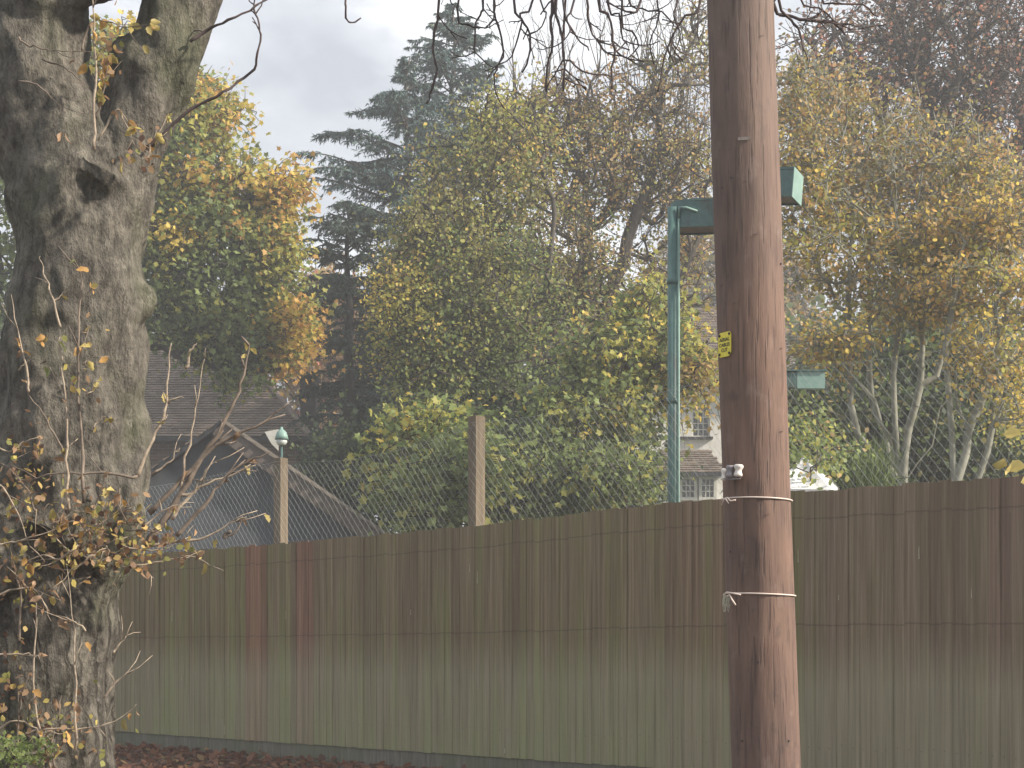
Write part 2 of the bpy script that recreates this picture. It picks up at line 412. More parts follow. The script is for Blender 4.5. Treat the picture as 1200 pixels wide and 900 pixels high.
# ---------------------------------------------------------------- branching trees
def frustums(A, B, ra, rb, n=4):
    m = len(A); t = unit(B - A)
    ref = np.where(np.abs(t[:, :1]) < .8, np.array([[1., 0, 0]]), np.array([[0, 1., 0]]))
    u = unit(ref - t * (ref * t).sum(1, keepdims=True)); v = np.cross(t, u)
    V = np.empty((m, 2 * n, 3))
    for k in range(n):
        a = 2 * PI * k / n; d = u * math.cos(a) + v * math.sin(a)
        V[:, k] = A + d * ra[:, None]; V[:, n + k] = B + d * rb[:, None]
    base = (np.arange(m) * 2 * n)[:, None]
    F = np.concatenate([base + np.array([[k, (k + 1) % n, n + (k + 1) % n, n + k]]) for k in range(n)], 0)
    return V.reshape(-1, 3), F

def grow(trunks, att, step=.35, wander=.12, path_w=.35, sag=0.0, rng=RNG):
    """trunks: list of point lists (first starts on the ground; others start at a point of an earlier one).
    Each attractor is joined to the tree by a curved branch.  Returns pos, parent, tips."""
    pos = []; par = []; plen = []
    for tr in trunks:
        tr = [Vector(p) for p in tr]; last = -1
        if pos:
            d = [(Vector(q) - tr[0]).length for q in pos]; last = int(np.argmin(d))
            if d[last] < .4: tr = [Vector(pos[last])] + tr[1:]
            else: last = -1
        if last == -1: pos.append(tuple(tr[0])); par.append(-1); plen.append(0); last = len(pos) - 1
        for a, b in zip(tr[:-1], tr[1:]):
            m = max(1, int((b - a).length / step))
            for i in range(1, m + 1):
                q = a.lerp(b, i / m) + Vector(rng.normal(size=3)) * wander * .12
                pos.append(tuple(q)); par.append(last); plen.append(plen[last] + (b - a).length / m); last = len(pos) - 1
    pos = [np.array(p) for p in pos]
    root = pos[0]; att = att[np.argsort(np.linalg.norm(att - root, axis=1))]
    cap = len(pos) + len(att) * 40
    PA = np.zeros((cap, 3)); PL = np.zeros(cap); cnt = len(pos)
    PA[:cnt] = np.array(pos); PL[:cnt] = plen
    base_z = np.quantile(att[:, 2], .02) - 1.2
    tips = []
    for a in att:
        d = np.linalg.norm(PA[:cnt] - a, axis=1)
        cost = d + path_w * PL[:cnt] + np.where(PA[:cnt, 2] < base_z, 3.0, 0) + np.maximum(0, PA[:cnt, 2] - a[2]) * .7
        j = int(np.argmin(cost)); p0 = PA[j].copy(); dist = d[j]
        if dist < .05: tips.append(j); continue
        m = max(1, int(math.ceil(dist / step)))
        pj = par[j]; tan = unit(p0 - PA[pj]) if pj >= 0 else np.array([0, 0, 1.])
        c1 = p0 + tan * dist * .35 + np.array([0, 0, .06 * dist])
        last = j
        for i in range(1, m + 1):
            t = i / m
            q = (1 - t) ** 2 * p0 + 2 * t * (1 - t) * c1 + t * t * a
            q = q + rng.normal(size=3) * wander * min(1, dist) * (.5 if i < m else 0) - np.array([0, 0, sag * t * (1 - t) * dist])
            PA[cnt] = q; PL[cnt] = PL[last] + dist / m; par.append(last); last = cnt; cnt += 1
        tips.append(last)
    return PA[:cnt], np.array(par), np.array(tips)

def radii(par, tip_r, power=2.4):
    n = len(par); acc = np.zeros(n); kids = np.zeros(n, int)
    for i in range(n):
        if par[i] >= 0: kids[par[i]] += 1
    acc[kids == 0] = tip_r ** power
    for i in range(n - 1, -1, -1):
        if acc[i] == 0: acc[i] = tip_r ** power
        if par[i] >= 0: acc[par[i]] += acc[i]
    return acc ** (1 / power)

def blob_points(blobs, rng=RNG):
    """blobs: (px, py, Y, rx_px, ry_px, count, palette) -> attractors and their palette index"""
    P = []; I = []
    for bi, (px, py, Y, rx, ry, cnt, pal) in enumerate(blobs):
        c = np.array(at(px, py, Y)); s = Y / FPX
        q = unit(rng.normal(size=(cnt, 3))) * (rng.uniform(.12, 1, size=(cnt, 1)) ** .45)
        P.append(c + q * np.array([rx * s, max(.8, .75 * (rx + ry) / 2 * s), ry * s])); I += [bi] * cnt
    return np.concatenate(P), np.array(I)

GRP = {'distant_tree': 'trees far behind', 'low_maple': 'low maples behind the netting', 'multi_stem_tree': 'pale multi-stemmed trees'}
def make_tree(name, label, cat, trunks, blobs, bark, leaf=.10, per=60, clump=.32, tip_r=.007, trunk_r=None,
              shape=DIAM, twigs=5, twig_len=.45, seed=1, wander=.14, spikes=None, sag=0, group=None, step=.35,
              noise_cols=None, droop=.12, nside=5, path_w=.35, power=2.4):
    rng = np.random.default_rng(seed)
    att, idx = blob_points(blobs, rng)
    pos, par, tips = grow(trunks, att, step, wander, path_w, sag, rng)
    R = radii(par, tip_r, power)
    if trunk_r: R = np.minimum(R * (trunk_r / R[0]), np.maximum(R, trunk_r)) if R[0] > trunk_r else R * min(3.0, (trunk_r / R[0]))
    R = np.maximum(R, tip_r)
    root = empty(name, tuple(trunks[0][0])); tag(root, label, cat, group or GRP.get(name))
    ii = np.arange(len(par)); ii = ii[par >= 0]; pp = par[ii]
    ra = np.minimum(R[pp], R[ii] * 1.35)
    V, F = frustums(pos[pp], pos[ii], ra, R[ii], nside)
    big = R[ii] > R.max() * .55
    bg_ = np.repeat(big, nside)
    # the trunk with its main limbs, and the finer branches, as two parts
    def sub(mask, nm):
        fm = F.reshape(nside, len(ii), 4)[:, mask].reshape(-1, 4)
        if len(fm) == 0: return
        u, inv = np.unique(fm, return_inverse=True)
        link(nm, mesh_np(nm, V[u], inv.reshape(fm.shape), bark, True), root)
    sub(big, 'trunk')
    # twigs at the tips
    A = []; B = []; LP = []; LT = []
    tp = pos[tips]; order = np.argsort(np.linalg.norm(att - np.array(trunks[0][0]), axis=1)); idx = idx[order]
    TP = np.repeat(tp, twigs, 0)
    par_dir = unit(tp - pos[np.maximum(par[tips], 0)])
    D = unit(np.repeat(par_dir, twigs, 0) * .8 + rng.normal(size=TP.shape) * .8 + np.array([0, 0, -droop]))
    LN = twig_len * rng.uniform(.4, 1.3, size=(len(TP), 1))
    mid = TP + D * LN * .5 + rng.normal(size=TP.shape) * .04; end = TP + D * LN + np.array([0, 0, -droop]) * LN + rng.normal(size=TP.shape) * .06
    A = [TP, mid]; B = [mid, end]; ra = [np.full(len(TP), tip_r), np.full(len(TP), tip_r * .8)]; rb = [np.full(len(TP), tip_r * .8), np.full(len(TP), tip_r * .4)]
    if spikes:
        for (px, py, Y, rx, ry, cnt, ln) in spikes:      # bare upright shoots
            c = np.array(at(px, py, Y)); s = Y / FPX
            P0 = c + rng.uniform(-1, 1, size=(cnt, 3)) * np.array([rx * s, .8, ry * s])
            for i in range(cnt):
                j = np.argmin(np.linalg.norm(pos - P0[i], axis=1) + np.maximum(0, pos[:, 2] - P0[i, 2]) * 3)
                q = pos[j]; d = unit((P0[i] - q) * .25 + rng.normal(size=3) * .35 + np.array([0, 0, 1.5])); rr = tip_r * 1.3
                nn = 5; LL = ln * rng.uniform(.6, 1.3)
                for t in range(nn):
                    e_ = q + d * LL / nn; A.append(q[None]); B.append(e_[None]); ra.append(np.array([rr])); rb.append(np.array([rr * .8]))
                    if t > 0 and rng.random() < .8:
                        sd_ = unit(d + rng.normal(size=3) * .55); A.append(e_[None]); B.append((e_ + sd_ * LL * .22)[None]); ra.append(np.array([rr * .6])); rb.append(np.array([rr * .35]))
                    q = e_; rr *= .8; d = unit(d + rng.normal(size=3) * .16)
    A = np.concatenate(A); B = np.concatenate(B); ra = np.concatenate(ra); rb = np.concatenate(rb)
    Vt, Ft = frustums(A, B, ra, rb, 3)
    fm = F.reshape(nside, len(ii), 4)[:, ~big].reshape(-1, 4); u, inv = np.unique(fm, return_inverse=True)
    Vb = np.concatenate([V[u], Vt]); Fb = np.concatenate([inv.reshape(fm.shape), Ft + len(u)])
    link('branches', mesh_np('branches', Vb, Fb, bark, True), root)
    # leaves sit along the twigs
    k = max(1, int(per / twigs))
    t = rng.uniform(.1, 1.1, size=(len(TP), k, 1))
    P = (1 - t) * TP[:, None] + t * end[:, None] + rng.normal(size=(len(TP), k, 3)) * clump * .36
    P = P.reshape(-1, 3)
    ci = np.repeat(np.repeat(idx, twigs), k)
    tint = np.zeros((len(P), 3))
    clump_pick = rng.random(len(tips)); cp = np.repeat(np.repeat(clump_pick, twigs), k)
    for bi, bl in enumerate(blobs):
        mk = ci == bi
        if not mk.any(): continue
        pal = bl[6]; cols = np.array([p[0] for p in pal]); wt = np.array([p[1] for p in pal], float); cw = np.cumsum(wt / wt.sum())
        x = np.clip(cp[mk] + rng.normal(size=mk.sum()) * .11, 0, .999)       # neighbours share a colour, loosely
        tint[mk] = cols[np.minimum(np.searchsorted(cw, x), len(cols) - 1)]
    tint *= rng.uniform(.8, 1.2, size=(len(P), 1))
    keep = rng.random(len(P)) < np.clip(.35 + cp * 0 + np.repeat(np.repeat(rng.uniform(.2, 1, len(tips)), twigs), k), 0, 1)
    V2, F2, T2 = leaves(P[keep], leaf, tint[keep], shape, rng=rng)
    o_ = link('foliage', mesh_np('foliage', V2, F2, M['leaf'], False, T2), root); o_['kind'] = 'stuff'
    return root

G_ = (.125, .165, .06); G2 = (.19, .235, .085); YG = (.33, .32, .085); YL = (.55, .42, .10); OR = (.48, .29, .09)
BR = (.30, .19, .09); RD = (.40, .17, .11); OL = (.24, .22, .09); DG = (.05, .075, .04); TN = (.42, .30, .14)
RB = (.28, .18, .14); GY = (.20, .20, .17)

# maple behind the street tree
greens = [(G_, 4), (G2, 4), (YG, 1.5)]; edge = [(G2, 4), (YG, 3), (YL, 1), (OR, 1.3)]; oran = [(OR, 2.2), (YL, 1.5), (YG, 3), (G2, 3)]; tipc = [(OR, 3), (YL, 2), (YG, 1)]
make_tree('maple_tree', 'broad maple turning from green to orange right behind the big trunk', 'tree',
          [[at(70, 830, 30).xy.to_3d(), at(80, 560, 30), at(110, 420, 30), at(120, 250, 30)]],
          [(120, 250, 30, 150, 170, 120, greens), (240, 330, 29.5, 90, 100, 150, greens), (215, 200, 29.5, 60, 85, 70, edge),
           (285, 240, 29.5, 55, 55, 60, oran), (250, 135, 30, 40, 35, 26, edge), (315, 300, 29.5, 40, 50, 45, edge), (335, 395, 29.5, 32, 40, 34, tipc), (318, 380, 29.8, 35, 42, 26, greens), (325, 215, 29.5, 25, 30, 12, tipc), (210, 105, 29.5, 30, 18, 12, tipc),
           (270, 400, 29.5, 65, 40, 60, greens), (20, 260, 31, 60, 160, 60, greens), (200, 280, 29, 30, 20, 12, [(YL, 1)]), (140, 80, 30, 34, 50, 34, [(YL, 2), (YG, 2), (G2, 1)])],
          M['bark_dark'], leaf=.094, per=66, clump=.34, shape=STAR, seed=11, tip_r=.010, trunk_r=.2, droop=.25)

# central green-gold tree, with low sprays of green maple leaves in front of it
gold = [(OL, 3), (YG, 3), (G2, 2), (YL, .7), (TN, .6)]; bronze = [(BR, 1), (TN, 2.4), (OL, 2.4), (YG, 2), (OR, .9)]
make_tree('broadleaf_tree', 'green and gold broadleaf tree in the middle behind the netting', 'tree',
          [[at(590, 830, 27).xy.to_3d(), at(600, 560, 27), at(590, 400, 27), at(565, 220, 27)], [at(592, 420, 27), at(530, 330, 27), at(500, 300, 27)],
           [at(596, 460, 27), at(640, 330, 27), at(650, 250, 27)]],
          [(575, 195, 27, 78, 85, 120, gold), (515, 300, 26.5, 62, 80, 105, gold), (560, 350, 26.5, 110, 90, 190, [(G_, 3), (G2, 3), (YG, 2), (OL, 2)]),
           (492, 390, 26, 50, 50, 54, [(YG, 3), (YL, 1.5), (G2, 2)]), (545, 430, 26, 90, 50, 90, greens), (470, 345, 26, 35, 25, 20, [(YL, 2), (YG, 1)])],
          M['bark_dark'], leaf=.064, per=68, clump=.36, shape=OVAL, seed=12, tip_r=.009, trunk_r=.17)
make_tree('bronze_tree', 'sparse bronze and brown tree with bare upright top shoots left of the utility pole', 'tree',
          [[at(682, 830, 30).xy.to_3d(), at(680, 560, 30), at(678, 400, 30), at(690, 200, 30)], [at(679, 440, 30), at(720, 330, 30), at(770, 180, 30)],
           [at(680, 520, 30), at(760, 420, 30), at(830, 250, 30)]],
          [(680, 190, 30, 85, 75, 130, bronze), (770, 190, 30.5, 75, 80, 90, bronze), (660, 290, 29.5, 80, 80, 130, bronze + [(G_, 2)]), (780, 330, 30.5, 70, 80, 60, bronze),
           (700, 400, 30, 90, 60, 100, [(G_, 2), (OL, 3), (TN, 1)]), (610, 150, 30, 45, 50, 30, bronze), (700, 120, 30, 80, 30, 34, [(BR, 2), (TN, 1)]), (600, 385, 28, 28, 22, 14, [(OR, 2), (TN, 2)]), (785, 110, 30.5, 50, 60, 40, bronze), (800, 215, 30, 40, 60, 36, bronze), (640, 130, 30, 50, 35, 26, bronze), (820, 40, 30.5, 30, 40, 14, bronze)],
          M['bark_dark'], leaf=.062, per=46, clump=.34, shape=OVAL, seed=13, tip_r=.010, trunk_r=.22, wander=.2,
          spikes=[(690, 90, 30, 110, 50, 60, 1.3), (790, 110, 30, 50, 90, 60, 1.6), (800, 200, 30, 35, 50, 20, 1.2)])
lime = [(YG, 3), (G2, 3), (G_, 2), (YL, .5)]
make_tree('low_maple', 'low yellow-green maple leaning over the netting beside the green lamp post', 'tree',
          [[at(735, 830, 23).xy.to_3d(), at(730, 600, 23), at(715, 480, 23)], [at(722, 500, 23), at(770, 420, 23), at(830, 400, 23)], [at(726, 540, 23), at(650, 520, 23), at(600, 530, 23)]],
          [(735, 420, 23, 70, 45, 60, lime), (690, 475, 22.5, 70, 26, 44, lime), (715, 556, 21.5, 55, 16, 50, greens), (600, 545, 22, 75, 25, 40, greens), (770, 360, 23.5, 40, 40, 24, lime), (775, 470, 23, 22, 14, 7, [(YG, 2), (YL, 1)]), (812, 435, 23, 24, 26, 22, [(YG, 3), (YL, 1), (TN, 1)]),
           (620, 580, 22, 60, 22, 30, greens)],
          M['bark_dark'], leaf=.078, per=54, clump=.28, shape=STAR, seed=14, tip_r=.008, trunk_r=.11, droop=.3)
make_tree('low_maple', 'low green maple sapling right of the garage gable behind the netting', 'tree',
          [[at(520, 830, 21).xy.to_3d(), at(515, 640, 21), at(500, 560, 21)], [at(512, 600, 21), at(480, 560, 21)]],
          [(505, 580, 21, 36, 30, 34, greens), (540, 550, 21, 40, 50, 40, greens), (470, 535, 21.5, 36, 18, 18, lime), (510, 500, 22, 55, 25, 32, lime)],
          M['bark_dark'], leaf=.10, per=42, clump=.28, shape=STAR, seed=15, tip_r=.007, trunk_r=.07, droop=.3)

# multi-stemmed pale tree on the right
yel = [(YL, 2.6), (TN, 3), (OR, 1.5), (OL, 2.4), (YG, 1.2)]; dull = [(OL, 3), (BR, 2), (TN, 1.4), (YL, .8), (GY, 1)]
Y0 = 18.0
make_tree('multi_stem_tree', 'pale many-stemmed tree with yellow-orange leaves fanning up right of the utility pole', 'tree',
          [[at(1062, 850, Y0).xy.to_3d(), at(1062, 640, Y0), at(1058, 570, Y0)],
           [at(1060, 575, Y0), at(1040, 545, Y0), at(1005, 510, Y0), at(997, 470, Y0), at(992, 380, Y0), at(1000, 250, Y0)],
           [at(1005, 505, Y0), at(985, 485, Y0), at(930, 468, Y0)],
           [at(1060, 575, Y0), at(1045, 520, Y0), at(1025, 470, Y0), at(985, 430, Y0), at(960, 390, Y0)],
           [at(1058, 570, Y0), at(1048, 500, Y0), at(1046, 440, Y0), at(1052, 380, Y0), at(1050, 250, Y0)],
           [at(1062, 570, Y0), at(1065, 500, Y0), at(1080, 450, Y0), at(1082, 400, Y0), at(1070, 330, Y0), at(1080, 200, Y0)],
           [at(1081, 448, Y0), at(1098, 440, Y0), at(1110, 400, Y0), at(1150, 300, Y0)],
           [at(1060, 575, Y0), at(1022, 470, Y0 + .6), at(1018, 380, Y0 + .5), at(1020, 250, Y0 + .4)],
           [at(1064, 572, Y0), at(1092, 520, Y0), at(1103, 480, Y0), at(1110, 468, Y0)]],
          [(990, 190, Y0 + .4, 90, 80, 90, dull), (1100, 200, Y0 + .5, 90, 80, 85, dull), (1000, 300, Y0, 80, 60, 64, yel), (1110, 290, Y0, 90, 50, 70, yel),
           (970, 408, Y0 - .4, 50, 25, 30, yel), (1050, 350, Y0 - .3, 60, 40, 36, yel), (1160, 260, Y0, 60, 90, 55, yel), (945, 230, Y0, 40, 90, 46, yel), (935, 110, Y0 + 1, 34, 40, 20, dull), (960, 120, Y0 + 1, 60, 40, 36, dull)],
          M['bark_pale'], leaf=.052, per=42, clump=.23, shape=OVAL, seed=21, tip_r=.005, trunk_r=.066, step=.22, twig_len=.32, wander=.09, nside=7)
make_tree('multi_stem_tree', 'second pale forked tree beside it at the right edge with yellow leaf clusters', 'tree',
          [[at(1135, 850, 17.2).xy.to_3d(), at(1130, 610, 17.2), at(1118, 570, 17.2)],
           [at(1124, 585, 17.2), at(1118, 540, 17.2), at(1112, 470, 17.2), at(1110, 400, 17.2), at(1125, 300, 17.2)],
           [at(1120, 575, 17.2), at(1133, 530, 17.2), at(1135, 505, 17.2), at(1120, 470, 17.2), at(1118, 430, 17.2)],
           [at(1135, 505, 17.2), at(1155, 460, 17.2), at(1172, 400, 17.2), at(1185, 300, 17.2)],
           [at(1124, 590, 17.2), at(1150, 550, 17.2), at(1160, 530, 17.2), at(1165, 470, 17.2), at(1175, 420, 17.2), at(1220, 330, 17.2)]],
          [(1165, 425, 17, 36, 22, 24, yel), (1185, 350, 17, 45, 45, 40, yel), (1120, 335, 17.3, 50, 35, 30, yel), (1190, 470, 17, 26, 40, 22, [(YG, 2), (YL, 2)]), (1200, 250, 17.5, 60, 60, 40, dull), (1140, 270, 17.5, 50, 40, 34, yel), (1140, 405, 16.8, 10, 18, 9, [(YL, 1)])],
          M['bark_pale'], leaf=.052, per=42, clump=.22, shape=OVAL, seed=22, tip_r=.005, trunk_r=.058, step=.22, twig_len=.3, wander=.09, nside=7)
red = [(RD, 3), (RB, 3), (BR, 1.5), (GY, 1)]
make_tree('copper_beech', 'tall reddish brown beech high behind the yellow tree, top right', 'tree',
          [[at(1100, 820, 31).xy.to_3d(), at(1100, 500, 31), at(1095, 300, 31), at(1090, 100, 31)], [at(1098, 380, 31), at(1180, 200, 31), at(1230, 80, 31)], [at(1099, 350, 31), at(1010, 200, 31), at(980, 90, 31)]],
          [(1010, 70, 31, 80, 60, 90, red), (1110, 60, 31, 90, 90, 130, red), (1190, 130, 31, 70, 110, 110, red), (1080, 170, 31, 90, 60, 90, red), (960, 120, 31, 45, 50, 30, red),
           (1120, -40, 31, 130, 60, 90, red), (1000, 230, 32, 90, 60, 50, dull), (1130, 260, 32, 100, 70, 80, dull), (1220, 0, 31, 60, 80, 50, red)],
          M['bark_dark'], leaf=.075, per=30, clump=.6, shape=OVAL, seed=23, tip_r=.012, trunk_r=.3, wander=.25, twig_len=.8, step=.5)
# far trees beyond the house and the conifers
far = [(GY, 2), (BR, 2), (OL, 2), (TN, 1)]
for i, (lab, x, yt, yb, rx, Yd, pal, cnt) in enumerate([
    ('rusty brown tree far behind, showing left of the conifers', 385, 330, 470, 60, 52, [(BR, 3), (TN, 2), (RD, 1)], 130),
    ('dull green tree far behind the middle of the photo', 620, 300, 500, 120, 55, [(OL, 2), (GY, 2), (G_, 3)], 240),
    ('brown leafless-looking tree far behind the utility pole', 860, 260, 470, 110, 56, far, 170),
    ('dark green tree far behind the two pale forked trees', 1080, 360, 560, 170, 46, [(G_, 3), (DG, 3), (OL, 1)], 330),
    ('dark green tree far behind at the left edge', 60, 330, 560, 110, 50, [(G_, 3), (DG, 2)], 120)]):
    make_tree('distant_tree', lab, 'tree', [[at(x, 810, Yd).xy.to_3d(), at(x, yb, Yd), at(x + 5, (yt + yb) / 2, Yd), at(x, yt, Yd)]],
              [(x, (yt + yb) / 2, Yd, rx, (yb - yt) / 2, cnt, pal), (x, yb, Yd, rx * .9, 40, cnt // 3, pal)], M['bark_dark'], leaf=.2, per=60, clump=.7, shape=OVAL,
              seed=40 + i, tip_r=.018, trunk_r=.28, twig_len=.9, step=.8, wander=.3)

# evergreen shrubs behind the fence
def shrub(name, lab, blobs, Yb, leaf=.07, pal=None, seed=1, per=60, shape=OVAL, up=.2, hang=.2, clump=.2, kindmat='leaf'):
    rng = np.random.default_rng(seed)
    px = blobs[0][0]; g0 = at(px, 752, Yb); g0.z = 0
    root = tag(empty(name, g0), lab, 'shrub', 'evergreen shrubs behind the fence' if name == 'evergreen_shrub' else None)
    P, I = blob_points([(a, b_, c_, d, e_, f_, pal) for a, b_, c_, d, e_, f_ in blobs], rng)
    P = P[P[:, 2] > .1]
    pos, par, tips = grow([[g0, g0 + Vector((0, 0, .5))]], P, .3, .08, .3, 0, rng)
    R = radii(par, .005); ii = np.arange(len(par)); ii = ii[par >= 0]; pp = par[ii]
    V, F = frustums(pos[pp], pos[ii], np.minimum(R[pp], R[ii] * 1.3), R[ii], 4)
    link('stems', mesh_np('stems', V, F, M['bark_dark'], True), root)
    Q = (np.repeat(P, per, 0) + rng.normal(size=(len(P) * per, 3)) * clump)
    V2, F2, T2 = leaves(Q, leaf, pick(pal, len(Q), rng), shape, up, hang, rng)
    o_ = link('foliage', mesh_np('foliage', V2, F2, M[kindmat], False, T2), root); o_['kind'] = 'stuff'
    return root
dkp = [(DG, 4), (G_, 2), ((.05, .06, .045), 2)]
shrub('evergreen_shrub', 'dark evergreen hedge mass behind the netting in the middle', [(640, 560, 24.5, 150, 45, 150), (560, 520, 26, 90, 40, 70), (690, 500, 26, 80, 50, 70), (640, 640, 24.5, 150, 60, 80)], 24.5, .09, dkp, 5, 60, clump=.25)
shrub('evergreen_shrub', 'dark evergreen mass right of the garage below the conifers', [(455, 560, 29, 50, 50, 70), (395, 555, 29.5, 34, 42, 46), (500, 520, 29, 60, 60, 70), (450, 640, 29, 80, 50, 50)], 29, .10, dkp, 6, 60, clump=.3)
shrub('evergreen_shrub', 'dull green hedge behind the pale stems at the right', [(1080, 520, 21.5, 140, 60, 200), (1160, 450, 22, 80, 50, 90), (970, 500, 22.5, 60, 60, 60), (1080, 620, 21.5, 150, 60, 90), (1060, 440, 22.5, 80, 40, 70)], 21.5, .09, [(DG, 2), (G_, 3), ((.06, .07, .05), 3), (OL, 1)], 7, 60, clump=.25)
shrub('fan_bush', 'low dark bush of upright green blades beside the white tent', [(1005, 575, 16.6, 34, 34, 70)], 16.6, .16, [(DG, 2), (G_, 4)], 8, 60, shape=np.array([(0, 0), (.05, .4), (0, 1), (-.05, .4)]), up=0, hang=-1.4, clump=.09)
shrub('laurel_bush', 'pale spotted laurel leaves just right of the utility pole above the white tent', [(955, 525, 15.6, 34, 22, 26), (935, 500, 15.8, 26, 20, 12), (985, 530, 15.6, 20, 12, 8), (958, 546, 14.7, 14, 8, 8), (932, 540, 14.7, 8, 6, 3)], 15.6, .055, [(G2, 3), (YG, 2), (TN, .6), (G_, 3)], 9, 16, clump=.10)

# ---------------------------------------------------------------- conifers
def conifer(lab, px, Y, top, prof, seed, pal, bare=None, dens=1.0):
    """prof: [(py, half width px)] from the top down"""
    rng = np.random.default_rng(seed); s = Y / FPX
    g0 = at(px, HOR, Y); g0.z = 0; tip = at(px, top, Y)
    root = tag(empty('cedar_tree', g0), lab, 'tree', 'cedars behind the garage')
    tr = [g0 + (tip - g0) * t + Vector((rng.normal() * .03, rng.normal() * .03, 0)) for t in np.linspace(0, 1, 24)]
    mb = MB(); mb.tube(tr, [.20 * (1 - t) ** .8 + .012 for t in np.linspace(0, 1, 24)], 8); mb.build('trunk', M['bark_conifer'], root, True)
    pys = np.array([p[0] for p in prof], float); hw = np.array([p[1] for p in prof], float)
    A = []; B = []; RA = []; RB_ = []; NP = []; ND = []; NL = []
    py = top + 4.0
    while py < prof[-1][0]:
        Lr = float(np.interp(py, pys, hw)) * s
        nb = 4 if Lr > .5 else 3
        for q in range(nb):
            az = rng.uniform(0, 2 * PI); Lb = Lr * rng.uniform(.6, 1.2)
            p0 = np.array(at(px, py + rng.uniform(-4, 4), Y)); d = np.array([math.cos(az), math.sin(az), 0.])
            rise = rng.uniform(.28, .62) if py < prof[-1][0] * .6 else rng.uniform(-.05, .2)
            nn = max(4, int(Lb / .16)); ts = np.linspace(0, 1, nn + 1)
            side = np.array([-d[1], d[0], 0]); cv = rng.normal() * .12
            pts = p0 + np.outer(ts * Lb, d) + np.outer(Lb * cv * ts ** 2, side) + np.outer(Lb * (rise * ts - .26 * ts ** 3), [0, 0, 1])
            r = .010 + .013 * Lb
            A.append(pts[:-1]); B.append(pts[1:]); RA.append(r * (1 - ts[:-1] * .85)); RB_.append(r * (1 - ts[1:] * .85))
            # side sprays, flat and hanging at their ends
            ns = int(Lb * 28 * dens) + 5
            tt = rng.uniform(.10, 1.0, ns); c = np.stack([np.interp(tt, ts, pts[:, a]) for a in range(3)], 1)
            sg = rng.choice([-1., 1.], ns)[:, None]
            sl = (.14 + .34 * Lb * (1.05 - tt))[:, None] * rng.uniform(.5, 1.1, size=(ns, 1)); sl = np.minimum(sl, .8)
            sdv = unit(side * sg + d * rng.uniform(.3, 1.0, size=(ns, 1)) + rng.normal(size=(ns, 3)) * .12)
            e1 = c + sdv * sl; e1[:, 2] -= sl[:, 0] * rng.uniform(.05, .35, ns)
            A.append(c); B.append(e1); RA.append(np.full(ns, .005)); RB_.append(np.full(ns, .002))
            kk = 12
            t2 = rng.uniform(0.05, 1.05, size=(ns, kk, 1)); P = c[:, None] * (1 - t2) + e1[:, None] * t2
            dd = unit(sdv[:, None] * .7 + rng.normal(size=(ns, kk, 3)) * .5 + np.array([0, 0, -.75]))
            NP.append(P.reshape(-1, 3)); ND.append(dd.reshape(-1, 3)); NL.append(rng.uniform(.05, .13, ns * kk))
        py += 6.0 + 9.0 * (1 - math.exp(-(py - top) / 80))
    V, F = frustums(np.concatenate(A), np.concatenate(B), np.concatenate(RA), np.concatenate(RB_), 3)
    link('branches', mesh_np('branches', V, F, M['bark_conifer'], True), root)
    P = np.concatenate(NP); D = np.concatenate(ND); NL = np.concatenate(NL)[:, None]
    sd_ = unit(np.cross(D, rng.normal(size=D.shape))) * .016
    V = np.stack([P - sd_, P + sd_, P + D * NL + sd_ * .3], 1).reshape(-1, 3); F = np.arange(len(V)).reshape(-1, 3)
    o_ = link('foliage', mesh_np('foliage', V, F, M['needle'], False, np.repeat(pick(pal, len(P), rng), 3, 0)), root); o_['kind'] = 'stuff'
    return root
blue = [((.06, .105, .105), 3), ((.085, .14, .135), 3), ((.045, .08, .08), 2), ((.15, .19, .15), 1)]
conifer('tall blue-green cedar with the highest spire, left of the middle', 532, 37, 6, [(6, 2), (30, 30), (80, 62), (140, 80), (220, 95), (320, 110), (430, 130), (560, 135)], 31, blue, dens=1.0)
conifer('blue-green cedar with the lower drooping spire left of the tallest one', 477, 34.5, 66, [(66, 2), (90, 12), (115, 36), (150, 92), (190, 112), (240, 118), (330, 120), (430, 120), (545, 110)], 32, blue)
conifer('dark cedar with long low level boughs just right of the orange maple', 408, 33, 240, [(240, 3), (262, 44), (300, 72), (360, 74), (430, 66), (540, 62)], 33, [((.06, .095, .08), 3), ((.085, .125, .10), 2), ((.05, .07, .06), 2)])

# ---------------------------------------------------------------- houses
def roof_tiles(mb, O, U, Vv, Nn, nu, nv, wu, wv, rng, clip=None):
    """rows of separate tiles on the plane O + u*U + v*V, each lapping the one below"""
    for j in range(nv):
        for i in range(nu + 1):
            u0 = (i - (.5 if j % 2 else 0)) * wu; u1 = u0 + wu * .95
            if clip and not clip((u0 + u1) / 2, (j + .5) * wv): continue
            a = rng.uniform(.0, .006); b_ = .022 + rng.uniform(0, .008)
            P = [(u0, j * wv, b_), (u1, j * wv, b_ + a), (u1, (j + 1.15) * wv, .004), (u0, (j + 1.15) * wv, .004)]
            Q = [O + U * p[0] + Vv * p[1] + Nn * p[2] for p in P]
            R_ = [O + U * p[0] + Vv * p[1] - Nn * .002 for p in P]
            mb.add(Q + R_, [(0, 1, 2, 3), (0, 4, 5, 1), (1, 5, 6, 2), (3, 7, 4, 0)])
prng = random.Random(3)

